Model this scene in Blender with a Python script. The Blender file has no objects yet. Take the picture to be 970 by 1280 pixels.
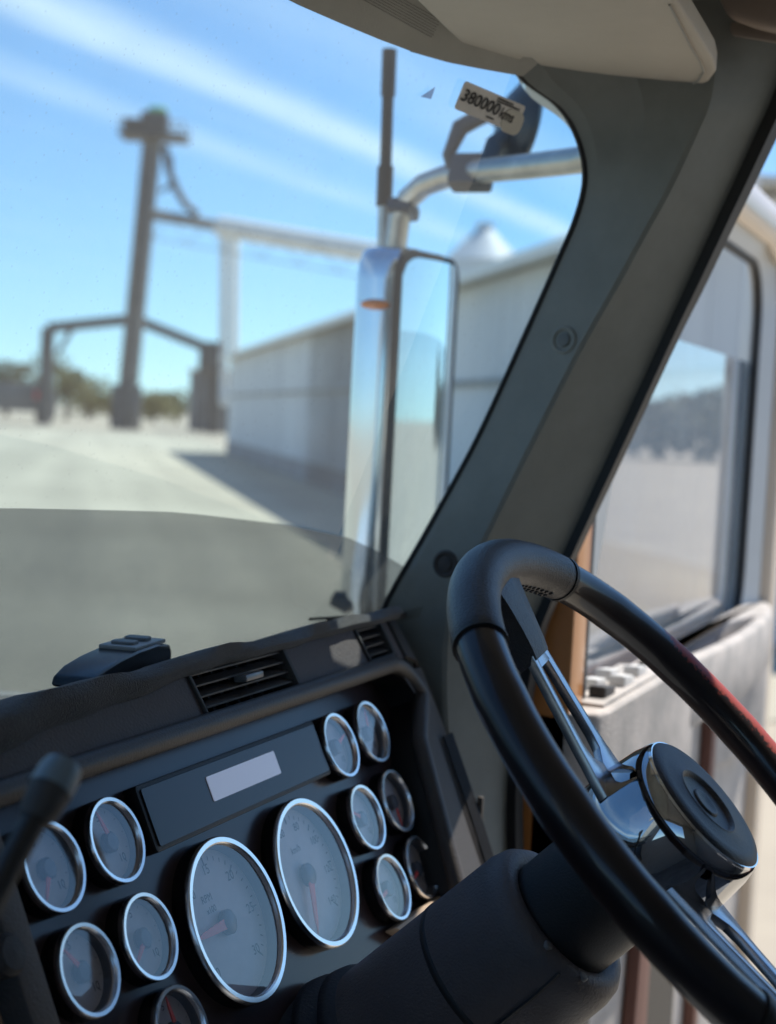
import bpy, bmesh, math, random
import numpy as np
from mathutils import Vector, Matrix
random.seed(7)
rng = np.random.default_rng(7)
S = bpy.context.scene
COL = S.collection
rad = math.radians

# ------------------------------------------------------------------ camera, sky, sun, exposure
FPX, CAMZ = 1930.0, 2.35
YAW, PITCH, ROLL = rad(67.5), rad(-3.45), rad(3.0)
SUN_HEAD, SUN_EL = rad(112), rad(57)
F_ = np.array([math.sin(YAW)*math.cos(PITCH), math.cos(YAW)*math.cos(PITCH), math.sin(PITCH)])
R0 = np.array([math.cos(YAW), -math.sin(YAW), 0.0])
U0 = np.cross(R0, F_)
R_ = math.cos(ROLL)*R0 + math.sin(ROLL)*U0
U_ = -math.sin(ROLL)*R0 + math.cos(ROLL)*U0
CAM = np.array([0, 0, CAMZ])
cd = bpy.data.cameras.new('camera'); cam = bpy.data.objects.new('camera', cd); COL.objects.link(cam)
m = Matrix.Identity(4)
for i in range(3):
    m[i][0], m[i][1], m[i][2], m[i][3] = R_[i], U_[i], -F_[i], CAM[i]
cam.matrix_world = m
cd.sensor_fit = 'VERTICAL'; cd.sensor_height = 24.0; cd.lens = FPX/1280*24
cd.clip_start = 0.02; cd.clip_end = 9000
cd.dof.use_dof = True; cd.dof.focus_distance = 1.13; cd.dof.aperture_fstop = 3.9
S.camera = cam
S.view_settings.view_transform = 'Standard'; S.view_settings.look = 'None'
S.view_settings.gamma = 1.0; S.view_settings.use_curve_mapping = False
S.view_settings.exposure = 0.74

W = bpy.data.worlds.new('World'); S.world = W; W.use_nodes = True
nt = W.node_tree; nt.nodes.clear()
def N(tree, kind, **kw):
    n = tree.nodes.new(kind)
    for k, v in kw.items(): setattr(n, k, v)
    return n
def L(tree, a, b): tree.links.new(a, b)
def math_node(tree, op, a=None, b=None, clamp=False):
    n = N(tree, 'ShaderNodeMath', operation=op); n.use_clamp = clamp
    for i, v in enumerate((a, b)):
        if v is None: continue
        if isinstance(v, (int, float)): n.inputs[i].default_value = v
        else: L(tree, v, n.inputs[i])
    return n.outputs[0]
sky = N(nt, 'ShaderNodeTexSky'); sky.sky_type = 'NISHITA'; sky.sun_disc = False
_tc0 = N(nt, 'ShaderNodeTexCoord'); _va = N(nt, 'ShaderNodeVectorMath', operation='ADD'); _va.inputs[1].default_value = (0, 0, .055); L(nt, _tc0.outputs['Generated'], _va.inputs[0])
_vn = N(nt, 'ShaderNodeVectorMath', operation='NORMALIZE'); L(nt, _va.outputs[0], _vn.inputs[0]); L(nt, _vn.outputs[0], sky.inputs[0])
sky.sun_elevation = SUN_EL; sky.sun_rotation = SUN_HEAD; sky.air_density = 1.0; sky.dust_density = 0.15; sky.ozone_density = 3.0
bg = N(nt, 'ShaderNodeBackground'); bg.inputs[1].default_value = 0.112
wo = N(nt, 'ShaderNodeOutputWorld'); L(nt, bg.outputs[0], wo.inputs[0])
# thin cirrus streaks on a flat high layer: p = dir.xy / dir.z
tc = N(nt, 'ShaderNodeTexCoord'); sp = N(nt, 'ShaderNodeSeparateXYZ'); L(nt, tc.outputs['Generated'], sp.inputs[0])
zc = math_node(nt, 'MAXIMUM', sp.outputs[2], 0.02)
px_ = math_node(nt, 'DIVIDE', sp.outputs[0], zc); py_ = math_node(nt, 'DIVIDE', sp.outputs[1], zc)
def ray(x, y):
    d = F_ + (x-485)/FPX*R_ - (y-640)/FPX*U_
    return d/np.linalg.norm(d)
def layer_pt(x, y): d = ray(x, y); return d[:2]/d[2]
A_, B_ = layer_pt(100, 20), layer_pt(640, 262)
ld = (B_-A_)/np.linalg.norm(B_-A_); ln = np.array([-ld[1], ld[0]])
def lin(tree, vx, vy, a, b, c):
    return math_node(tree, 'ADD', math_node(tree, 'ADD', math_node(tree, 'MULTIPLY', vx, float(a)), math_node(tree, 'MULTIPLY', vy, float(b))), float(c))
along = lin(nt, px_, py_, ld[0], ld[1], -(A_@ld)); across = lin(nt, px_, py_, ln[0], ln[1], -(A_@ln))
cv = N(nt, 'ShaderNodeCombineXYZ'); L(nt, along, cv.inputs[0]); L(nt, across, cv.inputs[1])
def cnoise(sx, sy, detail, seed):
    mp = N(nt, 'ShaderNodeMapping'); mp.inputs['Scale'].default_value = (sx, sy, 1); mp.inputs['Location'].default_value = (seed, seed*1.7, 0)
    L(nt, cv.outputs[0], mp.inputs[0]); n = N(nt, 'ShaderNodeTexNoise'); n.inputs['Scale'].default_value = 1; n.inputs['Detail'].default_value = detail
    n.inputs['Roughness'].default_value = .6
    L(nt, mp.outputs[0], n.inputs['Vector']); return n.outputs[0]
n1 = cnoise(.5, 1.6, 5, 3.1); n2 = cnoise(1.2, 5.0, 6, 9.3); n3 = cnoise(.35, 2.2, 6, 21.0)
acr2 = math_node(nt, 'ADD', across, math_node(nt, 'MULTIPLY', math_node(nt, 'SUBTRACT', n1, .5), .30))
def band(c, w):
    d = math_node(nt, 'DIVIDE', math_node(nt, 'ABSOLUTE', math_node(nt, 'SUBTRACT', acr2, c)), w)
    return math_node(nt, 'SUBTRACT', 1.0, d, True)
def smooth(x): return math_node(nt, 'MULTIPLY', math_node(nt, 'MULTIPLY', x, x), math_node(nt, 'SUBTRACT', 3.0, math_node(nt, 'MULTIPLY', x, 2.0)))
b1 = math_node(nt, 'MULTIPLY', smooth(band(.02, .24)), math_node(nt, 'ADD', .25, math_node(nt, 'MULTIPLY', n2, .75)))
b2 = math_node(nt, 'MULTIPLY', smooth(band(.62, .22)), math_node(nt, 'MULTIPLY', n2, .55))
b4 = math_node(nt, 'MULTIPLY', smooth(band(-.55, .30)), math_node(nt, 'MULTIPLY', n2, .30))
b3 = math_node(nt, 'MULTIPLY', math_node(nt, 'MULTIPLY', math_node(nt, 'SUBTRACT', n3, .52, True), 2.2), .22)
cl = math_node(nt, 'ADD', math_node(nt, 'ADD', b1, b2), math_node(nt, 'ADD', b3, b4), True)
fadez = math_node(nt, 'MULTIPLY', math_node(nt, 'SUBTRACT', sp.outputs[2], .03, True), 14.0, True)
cl = math_node(nt, 'MULTIPLY', math_node(nt, 'MULTIPLY', cl, .8), fadez, True)
mx = N(nt, 'ShaderNodeMixRGB'); L(nt, cl, mx.inputs[0]); hs = N(nt, 'ShaderNodeHueSaturation'); hs.inputs['Saturation'].default_value = 1.12; hs.inputs['Value'].default_value = .92; L(nt, sky.outputs[0], hs.inputs['Color']); L(nt, hs.outputs[0], mx.inputs[1]); mx.inputs[2].default_value = (6.6, 6.8, 7.0, 1)
wb = N(nt, 'ShaderNodeMixRGB', blend_type='MULTIPLY'); wb.inputs[0].default_value = 1; L(nt, mx.outputs[0], wb.inputs[1]); wb.inputs[2].default_value = (.90, .98, 1.00, 1)
L(nt, wb.outputs[0], bg.inputs[0])

sl = bpy.data.lights.new('sun', 'SUN'); sl.energy = 3.9; sl.angle = rad(.53); sl.color = (1, .95, .87)
so = bpy.data.objects.new('sun', sl); COL.objects.link(so)
sd = Vector((math.sin(SUN_HEAD)*math.cos(SUN_EL), math.cos(SUN_HEAD)*math.cos(SUN_EL), math.sin(SUN_EL)))
so.rotation_euler = sd.to_track_quat('Z', 'Y').to_euler()

# ------------------------------------------------------------------ layout helpers (photo point -> place at a known plane)
def hit(x, y, n, c):
    d = ray(x, y); n = np.array(n, float); return CAM + d*(c - n@CAM)/(n@d)
def atX(x, y, v): return hit(x, y, (1, 0, 0), v)
def atY(x, y, v): return hit(x, y, (0, 1, 0), v)
def atZ(x, y, v): return hit(x, y, (0, 0, 1), v)
def atD(x, y, D): return CAM + (F_ + (x-485)/FPX*R_ - (y-640)/FPX*U_)*D

# ------------------------------------------------------------------ materials
MATS = {}
def mat(name, col, rough=.5, metal=0.0, var=0.0, vscale=8.0, bump=0.0, bscale=200.0, coat=0.0, spec=.5, col2=None, dirt=0.0, stretch=None, sheen=0.0):
    if name in MATS: return MATS[name]
    M = bpy.data.materials.new(name); M.use_nodes = True; t = M.node_tree; b = t.nodes['Principled BSDF']
    b.inputs['Base Color'].default_value = (*col, 1); b.inputs['Roughness'].default_value = rough; b.inputs['Metallic'].default_value = metal
    b.inputs['Coat Weight'].default_value = coat; b.inputs['Coat Roughness'].default_value = .06; b.inputs['Specular IOR Level'].default_value = spec
    b.inputs['Sheen Weight'].default_value = sheen
    tcn = N(t, 'ShaderNodeTexCoord'); vec = tcn.outputs['Object']
    if stretch:
        mp = N(t, 'ShaderNodeMapping'); mp.inputs['Scale'].default_value = stretch; L(t, vec, mp.inputs[0]); vec = mp.outputs[0]
    if var or col2:
        n = N(t, 'ShaderNodeTexNoise'); n.inputs['Scale'].default_value = vscale; n.inputs['Detail'].default_value = 6; n.inputs['Roughness'].default_value = .65; L(t, vec, n.inputs['Vector'])
        r = N(t, 'ShaderNodeValToRGB'); c2 = col2 or tuple(min(1, c*(1+var)) for c in col); c1 = tuple(c*(1-var) for c in col) if not col2 else col
        r.color_ramp.elements[0].position = .35; r.color_ramp.elements[1].position = .68
        r.color_ramp.elements[0].color = (*c1, 1); r.color_ramp.elements[1].color = (*c2, 1); L(t, n.outputs[0], r.inputs[0]); L(t, r.outputs[0], b.inputs['Base Color'])
        mr = N(t, 'ShaderNodeMapRange'); mr.inputs[3].default_value = max(0, rough-.08*min(1, rough*3)); mr.inputs[4].default_value = min(1, rough+.10*min(1, rough*3)); L(t, n.outputs[0], mr.inputs[0]); L(t, mr.outputs[0], b.inputs['Roughness'])
    if bump:
        n = N(t, 'ShaderNodeTexNoise'); n.inputs['Scale'].default_value = bscale; n.inputs['Detail'].default_value = 3; L(t, vec, n.inputs['Vector'])
        bp = N(t, 'ShaderNodeBump'); bp.inputs['Strength'].default_value = bump; bp.inputs['Distance'].default_value = .002; L(t, n.outputs[0], bp.inputs['Height']); L(t, bp.outputs[0], b.inputs['Normal'])
    MATS[name] = M; return M

def glass(name, tint=(.95, .97, .96), r0=.05, dust=0.0, dustcol=(.5, .48, .44), rough=0.0, dscale=9.0, grime=False):
    M = bpy.data.materials.new(name); M.use_nodes = True; t = M.node_tree; t.nodes.clear()
    o = N(t, 'ShaderNodeOutputMaterial'); tr = N(t, 'ShaderNodeBsdfTransparent'); tr.inputs[0].default_value = (*tint, 1)
    gl = N(t, 'ShaderNodeBsdfGlossy'); gl.inputs['Roughness'].default_value = rough; gl.inputs['Color'].default_value = (1, 1, 1, 1)
    lw = N(t, 'ShaderNodeLayerWeight'); lw.inputs[0].default_value = .5
    p5 = math_node(t, 'POWER', lw.outputs['Facing'], 5.0)
    f1 = math_node(t, 'ADD', math_node(t, 'MULTIPLY', p5, 1-r0), r0)
    f2 = math_node(t, 'DIVIDE', math_node(t, 'MULTIPLY', f1, 2.0), math_node(t, 'ADD', f1, 1.0), True)
    ms = N(t, 'ShaderNodeMixShader'); L(t, f2, ms.inputs[0]); L(t, tr.outputs[0], ms.inputs[1]); L(t, gl.outputs[0], ms.inputs[2])
    out = ms.outputs[0]
    if dust:
        df = N(t, 'ShaderNodeBsdfDiffuse'); df.inputs[0].default_value = (*dustcol, 1); tl = N(t, 'ShaderNodeBsdfTranslucent'); tl.inputs[0].default_value = (*dustcol, 1)
        m1 = N(t, 'ShaderNodeMixShader'); m1.inputs[0].default_value = .5; L(t, df.outputs[0], m1.inputs[1]); L(t, tl.outputs[0], m1.inputs[2])
        n = N(t, 'ShaderNodeTexNoise'); n.inputs['Scale'].default_value = dscale; n.inputs['Detail'].default_value = 8; n.inputs['Roughness'].default_value = .7
        tcn = N(t, 'ShaderNodeTexCoord'); L(t, tcn.outputs['Object'], n.inputs['Vector'])
        mr = N(t, 'ShaderNodeMapRange'); mr.inputs[1].default_value = .3; mr.inputs[2].default_value = .75; mr.inputs[3].default_value = dust*.4; mr.inputs[4].default_value = dust*1.5; L(t, n.outputs[0], mr.inputs[0])
        fac = mr.outputs[0]
        if grime:   # fine specks of dried splash and dust
            v = N(t, 'ShaderNodeTexVoronoi'); v.inputs['Scale'].default_value = 130; L(t, tcn.outputs['Object'], v.inputs['Vector'])
            sp2 = math_node(t, 'LESS_THAN', v.outputs['Distance'], .13); fac = math_node(t, 'ADD', fac, math_node(t, 'MULTIPLY', sp2, .11), True)
        m2 = N(t, 'ShaderNodeMixShader'); L(t, fac, m2.inputs[0]); L(t, out, m2.inputs[1]); L(t, m1.outputs[0], m2.inputs[2]); out = m2.outputs[0]
    L(t, out, o.inputs[0]); MATS[name] = M; return M

# ------------------------------------------------------------------ mesh builder
class MB:
    def __init__(s): s.v = []; s.f = []
    def add(s, vs, fs):
        o = len(s.v); s.v += [tuple(map(float, p)) for p in vs]; s.f += [tuple(i+o for i in q) for q in fs]; return s
    def box(s, c, size, rot=None):
        x, y, z = (k/2 for k in size); P = [(-x,-y,-z),(x,-y,-z),(x,y,-z),(-x,y,-z),(-x,-y,z),(x,-y,z),(x,y,z),(-x,y,z)]
        if rot is not None: P = [tuple(rot @ Vector(p)) for p in P]
        P = [(p[0]+c[0], p[1]+c[1], p[2]+c[2]) for p in P]
        return s.add(P, [(3,2,1,0),(4,5,6,7),(0,1,5,4),(1,2,6,5),(2,3,7,6),(3,0,4,7)])
    def beam(s, a, b, w, h=None, up=(0,0,1)):
        a, b = np.array(a, float), np.array(b, float); d = b-a; d /= np.linalg.norm(d); h = h or w
        up = np.array(up, float)
        if abs(d@up) > .97: up = np.array([1., 0, 0])
        x = np.cross(d, up); x /= np.linalg.norm(x); y = np.cross(x, d)
        P = [p + i*x*w/2 + j*y*h/2 for p in (a, b) for i, j in ((-1,-1),(1,-1),(1,1),(-1,1))]
        return s.add(P, [(0,1,2,3),(7,6,5,4),(0,4,5,1),(1,5,6,2),(2,6,7,3),(3,7,4,0)])
    def prism(s, poly, axis):   # poly: 3D points, axis: extrusion vector
        n = len(poly); P = [np.array(p, float) for p in poly]; a = np.array(axis, float)
        return s.add(P + [p+a for p in P], [tuple(range(n))[::-1], tuple(range(n, 2*n))] + [(i, (i+1) % n, n+(i+1) % n, n+i) for i in range(n)])
    def tube(s, pts, r, n=12, closed=False, caps=True, sx=1.0, up=None):
        pts = [np.array(p, float) for p in pts]; k = len(pts); rr = r if hasattr(r, '__len__') else [r]*k
        tan = []
        for i in range(k):
            a = pts[(i-1) % k] if (closed or i > 0) else pts[i]; b = pts[(i+1) % k] if (closed or i < k-1) else pts[i]
            d = b-a; tan.append(d/np.linalg.norm(d))
        ref = np.array(up, float) if up is not None else (np.array([0, 0, 1.]) if abs(tan[0][2]) < .9 else np.array([1., 0, 0]))
        V = []
        x = np.cross(tan[0], ref); x /= np.linalg.norm(x)
        for i in range(k):
            if up is not None: x = np.cross(tan[i], ref); x /= np.linalg.norm(x)
            else: x = x - (x@tan[i])*tan[i]; x /= np.linalg.norm(x)
            y = np.cross(x, tan[i])
            V += [pts[i] + rr[i]*(sx*math.cos(2*math.pi*j/n)*x + math.sin(2*math.pi*j/n)*y) for j in range(n)]
        F = []
        for i in range(k if closed else k-1):
            for j in range(n): F.append((i*n+j, i*n+(j+1) % n, ((i+1) % k)*n+(j+1) % n, ((i+1) % k)*n+j))
        if caps and not closed: F += [tuple(range(n))[::-1], tuple((k-1)*n+j for j in range(n))]
        return s.add(V, F)
    def lathe(s, prof, c=(0,0,0), ax=(0,0,1), u=None, n=48, cap0=False, cap1=False, ell=1.0):
        c = np.array(c, float); ax = np.array(ax, float); ax /= np.linalg.norm(ax)
        u = np.array(u, float) if u is not None else (np.array([1., 0, 0]) if abs(ax[0]) < .9 else np.array([0, 1., 0]))
        u = u - (u@ax)*ax; u /= np.linalg.norm(u); v = np.cross(ax, u); V = []
        for r, h in prof: V += [c + ax*h + r*(math.cos(2*math.pi*j/n)*u + ell*math.sin(2*math.pi*j/n)*v) for j in range(n)]
        F = [(i*n+j, i*n+(j+1) % n, (i+1)*n+(j+1) % n, (i+1)*n+j) for i in range(len(prof)-1) for j in range(n)]
        if cap0: F.append(tuple(range(n))[::-1])
        if cap1: F.append(tuple((len(prof)-1)*n+j for j in range(n)))
        return s.add(V, F)
    def grid(s, rows, closed_v=False):
        nr, nc = len(rows), len(rows[0]); V = [p for r in rows for p in r]
        F = [(i*nc+j, i*nc+(j+1) % nc, (i+1)*nc+(j+1) % nc, (i+1)*nc+j) for i in range(nr-1) for j in range(nc if closed_v else nc-1)]
        return s.add(V, F)
    def mesh(s, name, bevel=0, seg=2, ang=35, flip=None, solid=0):
        me = bpy.data.meshes.new(name); bm = bmesh.new()
        vs = [bm.verts.new(p) for p in s.v]
        for f in s.f:
            try: bm.faces.new([vs[i] for i in f])
            except ValueError: pass
        bmesh.ops.remove_doubles(bm, verts=bm.verts, dist=1e-6)
        bmesh.ops.recalc_face_normals(bm, faces=bm.faces)
        if solid: bmesh.ops.solidify(bm, geom=bm.faces[:], thickness=solid)
        if bevel:
            es = [e for e in bm.edges if len(e.link_faces) == 2 and e.calc_face_angle(0) > rad(30)]
            bmesh.ops.bevel(bm, geom=es, offset=bevel, segments=seg, profile=.6, affect='EDGES', clamp_overlap=True)
        bm.to_mesh(me); bm.free()
        me.polygons.foreach_set('use_smooth', [True]*len(me.polygons)); me.set_sharp_from_angle(angle=rad(ang))
        return me
    def build(s, name, m, parent=None, **kw):
        o = bpy.data.objects.new(name, s.mesh(name, **kw)); COL.objects.link(o)
        o.data.materials.append(m)
        if parent is not None: attach(o, parent)
        return o
def world_of(o):
    M = o.matrix_basis.copy()
    if o.parent is not None: M = world_of(o.parent) @ o.matrix_parent_inverse @ M
    return M
def attach(o, parent):
    o.parent = parent; o.matrix_parent_inverse = world_of(parent).inverted(); return o
def tag(o, label=None, cat=None, group=None, kind=None):
    for k, v in (('label', label), ('category', cat), ('group', group), ('kind', kind)):
        if v: o[k] = v
    return o
def empty(name, loc, label, cat, group=None):
    o = bpy.data.objects.new(name, None); COL.objects.link(o); o.location = loc; o.empty_display_size = .05
    return tag(o, label, cat, group)
def text_mesh(body, size, name, align='CENTER', shear=0.0, extrude=0.0, bold=0.0, space=1.0):
    c = bpy.data.curves.new(name, 'FONT'); c.body = body; c.size = size; c.align_x = align; c.align_y = 'CENTER'; c.shear = shear; c.extrude = extrude; c.offset = bold; c.space_character = space
    c.resolution_u = 3
    o = bpy.data.objects.new(name, c); COL.objects.link(o); bpy.context.view_layer.update()
    me = bpy.data.meshes.new_from_object(o.evaluated_get(bpy.context.evaluated_depsgraph_get()))
    bpy.data.objects.remove(o); bpy.data.curves.remove(c); return me
def mesh_obj(name, me, m, parent=None, M=None):
    o = bpy.data.objects.new(name, me); COL.objects.link(o)
    if not me.materials: me.materials.append(m)
    if M is not None: o.matrix_basis = M
    if parent is not None: attach(o, parent)
    return o
def frame_matrix(o, x, y, z):
    M = Matrix.Identity(4)
    for i in range(3): M[i][0], M[i][1], M[i][2], M[i][3] = x[i], y[i], z[i], o[i]
    return M
def arc(c, r, a0, a1, n): return [(c[0]+r*math.cos(a0+(a1-a0)*i/n), c[1]+r*math.sin(a0+(a1-a0)*i/n)) for i in range(n+1)]
def rrect(x0, x1, y0, y1, r, n=5):
    P = []
    for cx, cy, a in ((x1-r, y1-r, 0), (x0+r, y1-r, 90), (x0+r, y0+r, 180), (x1-r, y0+r, 270)): P += arc((cx, cy), r, rad(a), rad(a+90), n)
    return P

# ================================================================== GROUND
M_ground = mat('dry_gravel', (.36, .305, .235), .95, var=.25, vscale=.35, bump=.6, bscale=6, col2=(.47, .405, .305))
M_conc = mat('pale_concrete', (.39, .352, .265), .85, vscale=.16, col2=(.51, .468, .36), bump=.3, bscale=30)
_t = M_conc.node_tree; _b = _t.nodes['Principled BSDF']; _lk = _b.inputs['Base Color'].links[0].from_socket
_tc = N(_t, 'ShaderNodeTexCoord'); _mr = N(_t, 'ShaderNodeMapping'); _mr.inputs['Rotation'].default_value = (0, 0, rad(-33.7)); _ms = N(_t, 'ShaderNodeMapping'); _ms.inputs['Scale'].default_value = (.018, .55, 1); L(_t, _tc.outputs['Object'], _mr.inputs[0]); L(_t, _mr.outputs[0], _ms.inputs[0])
_n = N(_t, 'ShaderNodeTexNoise'); _n.inputs['Scale'].default_value = 1.0; _n.inputs['Detail'].default_value = 4; L(_t, _ms.outputs[0], _n.inputs['Vector'])
_rp = N(_t, 'ShaderNodeMapRange'); _rp.inputs[1].default_value = .42; _rp.inputs[2].default_value = .62; _rp.inputs[3].default_value = .86; _rp.inputs[4].default_value = 1.04; L(_t, _n.outputs[0], _rp.inputs[0])
_mm = N(_t, 'ShaderNodeMixRGB', blend_type='MULTIPLY'); _mm.inputs[0].default_value = 1; L(_t, _lk, _mm.inputs[1]); L(_t, _rp.outputs[0], _mm.inputs[2]); L(_t, _mm.outputs[0], _b.inputs['Base Color'])
g = MB(); g.grid([[(x, y, 0) for x in (-4000, -300, 0, 40, 100, 200, 400, 4000)] for y in (-4000, -300, -50, 0, 40, 100, 200, 400, 4000)])
tag(g.build('ground', M_ground), kind='structure')
wdir = np.array([math.sin(rad(56.3)), math.cos(rad(56.3)), 0]); wnor = np.array([-wdir[1], wdir[0], 0])   # along the shed, and out of its wall towards the yard
WB = np.array([40.4, 17.75, 0])
def wl(t, out=0.0, z=0.0): return WB + wdir*t + wnor*out + np.array([0, 0, z])
pad = MB(); pad.prism([wl(84, -1, .002), wl(92, 24, .002), wl(40, 45, .002), wl(-10, 44, .002), wl(-42, 30, .002), wl(-33, 6, .002), wl(-31, .2, .002)], (0, 0, .012))
tag(pad.build('concrete_apron', M_conc), kind='structure')

# ================================================================== FAR BUILDINGS
M_wall = mat('weathered_white_sheet', (.52, .54, .57), .6, col2=(.70, .71, .72), vscale=.28, bump=.3, bscale=3, stretch=(1, 1, .25))
M_dado = mat('stained_concrete', (.22, .225, .235), .9, var=.35, vscale=.6, col2=(.36, .36, .37))
M_roof = mat('galvanised_roof', (.62, .60, .55), .45, metal=.2, var=.1, vscale=.4)
M_darkst = mat('dark_steel', (.075, .075, .08), .6, var=.2, vscale=.8)
M_greyst = mat('galvanised_steel', (.22, .21, .20), .55, metal=.2, var=.2, vscale=.8)
M_whitest = mat('white_painted_steel', (.78, .77, .74), .5, var=.06, vscale=.8)
M_green = mat('green_motor_paint', (.10, .35, .16), .5)
M_opening = mat('dim_doorway', (.20, .21, .225), .9)
def shed(name, label, t0, t1, depth, eave, rise, back, doors, dado, rails=()):
    e = empty(name, tuple(wl((t0+t1)/2, -back-depth/2)), label, 'shed')
    th = .15
    w = MB()
    # front wall with thickness, split round the doorways so that they are real openings
    ts = [t0]; 
    for a, b, h in doors: ts += [a, b]
    ts += [t1]
    for i in range(0, len(ts), 2): w.prism([wl(ts[i], -back, dado), wl(ts[i+1], -back, dado), wl(ts[i+1], -back-th, dado), wl(ts[i], -back-th, dado)], (0, 0, eave-dado))
    for a, b, h in doors: w.prism([wl(a, -back, h), wl(b, -back, h), wl(b, -back-th, h), wl(a, -back-th, h)], (0, 0, eave-h))
    w.prism([wl(t0, -back-depth, 0), wl(t1, -back-depth, 0), wl(t1, -back-depth+th, 0), wl(t0, -back-depth+th, 0)], (0, 0, eave))
    for t, s in ((t0, 1), (t1, -1)):
        w.prism([wl(t, -back-th, 0), wl(t, -back-depth+th, 0), wl(t, -back-depth+th, eave), wl(t, -back-depth/2, eave+rise-.15), wl(t, -back-th, eave)], wdir*th*s)
    w.build('wall', M_wall, e)
    d = MB()
    for i in range(0, len(ts), 2): d.prism([wl(ts[i], -back+.03, 0), wl(ts[i+1], -back+.03, 0), wl(ts[i+1], -back-th-.03, 0), wl(ts[i], -back-th-.03, 0)], (0, 0, dado))
    d.build('plinth', M_dado, e)
    # vertical sheet laps and girts
    p = MB(); k = 0
    t = t0+1.0
    while t < t1-.5:
        if not any(a-.2 < t < b+.2 for a, b, h in doors): p.prism([wl(t, -back+.002, dado), wl(t+.06, -back+.002, dado), wl(t+.06, -back+.010, dado), wl(t, -back+.010, dado)], (0, 0, eave-dado-.1))
        t += 1.0
    tag(p.build('sheet_rib', M_wall, e), kind='stuff')
    for z in rails:
        MB().prism([wl(t0, -back+.03, z), wl(t1, -back+.03, z), wl(t1, -back+.11, z), wl(t0, -back+.11, z)], (0, 0, .1)).build('wall_rail', M_greyst, e)
    for s in (0, 1):
        r = MB(); a0 = -back+.45 if s == 0 else -back-depth-.45
        r.prism([wl(t0-.3, a0, eave+.02), wl(t0-.3, -back-depth/2, eave+rise), wl(t0-.3, -back-depth/2, eave+rise+.08), wl(t0-.3, a0, eave+.10)], wdir*(t1-t0+.6)); r.build('roof_slope', M_roof, e)
    gt = MB(); gt.prism([wl(t0-.3, -back+.46, eave-.06), wl(t0-.3, -back+.62, eave-.06), wl(t0-.3, -back+.62, eave+.12), wl(t0-.3, -back+.46, eave+.12)], wdir*(t1-t0+.6)); gt.build('gutter', M_whitest, e)
    for a, b, h in doors:
        MB().prism([wl(a, -back-th-.05, 0), wl(b, -back-th-.05, 0), wl(b, -back-th-.12, 0), wl(a, -back-th-.12, 0)], (0, 0, h)).build('door', M_opening, e)
    return e
shed('long_shed', 'long low white sheet-metal storage shed with a bright gutter beside the concrete apron', -27, 42, 7, 5.15, .22, 0, [(2.0, 4.4, 3.4), (9.5, 10.6, 2.3), (-9, -7.8, 2.2)], .7, rails=(3.1,))
c = atD(262, 540, 168); c[2] = 0; RZ0 = Matrix.Rotation(rad(-56.3)+rad(90), 3, 'Z')
e = empty('intake_hut', tuple(c), 'dark blue-grey intake hut between the shed end and the tower', 'hut')
M_hut = mat('dark_sheet_cladding', (.10, .11, .125), .7, col2=(.17, .18, .20), vscale=.8)
MB().box(c+np.array([0, 0, 3.2]), (5.4, 4.4, 6.4), RZ0).build('wall', M_hut, e); MB().box(c+np.array([0, 0, 6.52]), (6.0, 5.0, .2), RZ0).build('roof', M_roof, e)
MB().box(c+np.array([0, 0, 1.1])-np.array([F_[0], F_[1], 0])*2.5, (1.2, .5, 2.4), RZ0).build('door', M_opening, e)
sc_ = atD(600, 400, 62); sc_[2] = 0
e = empty('grain_silo', tuple(sc_), 'pale round silo with a conical roof showing above the shed gutter', 'silo')
MB().lathe([(1.45, 0), (1.45, 8.8)], sc_, n=40, cap0=True, cap1=True).build('silo_wall', M_wall, e)
MB().lathe([(1.6, 8.7), (1.6, 8.8), (.35, 10.1), (.35, 10.35), (.01, 10.4)], sc_, n=40, cap0=True).build('silo_roof', M_wall, e)

# bucket elevator tower
TD = 150.0
def T(x, y, dD=0): return atD(x, y, TD+dD)
tb = atZ(155, 535, 0); tb = tb*(TD/ (tb@F_ - CAM@F_)); tb[2] = 0
ttop = T(190, 178); up_ = (ttop-tb); H = ttop[2]
e = empty('elevator_tower', tuple(tb), 'tall dark grey grain elevator tower with a platform at its head', 'tower')
hv = np.array([F_[1], -F_[0], 0]); hv /= np.linalg.norm(hv); dv = np.array([F_[0], F_[1], 0]); dv /= np.linalg.norm(dv)
def tp(s, a, b): return tb + (ttop-tb)*s + hv*a + dv*b
lat = MB()
for a in (-.66, .66):
    for b in (-.66, .66): MB.beam(lat, tp(.0, a, b), tp(1, a, b), .28)
ns = 18
for i in range(ns):
    s0, s1 = i/ns, (i+1)/ns
    for k, (a0, b0, a1, b1) in enumerate(((-.66,-.66,.66,-.66), (.66,-.66,.66,.66), (.66,.66,-.66,.66), (-.66,.66,-.66,-.66))):
        lat.beam(tp(s0, a0, b0), tp(s1, a1, b1), .14); lat.beam(tp(s1, a0, b0), tp(s1, a1, b1), .14)
lat.build('lattice_mast', M_greyst, e)
for a in (-.34, .34): MB().beam(tp(.02, a, 0), tp(1.02, a, 0), .5, .6, up=hv).build('elevator_casing', M_greyst, e)
MB().box(tp(.075, 0, 0), (2.2, 2.2, 4.4)).build('base_hopper', M_darkst, e, bevel=.1)
pf = MB(); c = T(193, 172); pf.box(c, (6.4, 4, .35), Matrix.Rotation(-YAW, 3, 'Z'))
pf.build('platform', M_darkst, e)
rl = MB()
for a in np.linspace(-3.1, 3.1, 8):
    for b in (-1.9, 1.9): rl.beam(c+hv*a+dv*b, c+hv*a+dv*b+np.array([0, 0, 1.3]), .09)
for b in (-1.9, 1.9):
    for z in (.65, 1.3): rl.beam(c-hv*3.1+dv*b+np.array([0, 0, z]), c+hv*3.1+dv*b+np.array([0, 0, z]), .1)
rl.build('platform_railing', M_darkst, e)
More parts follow.
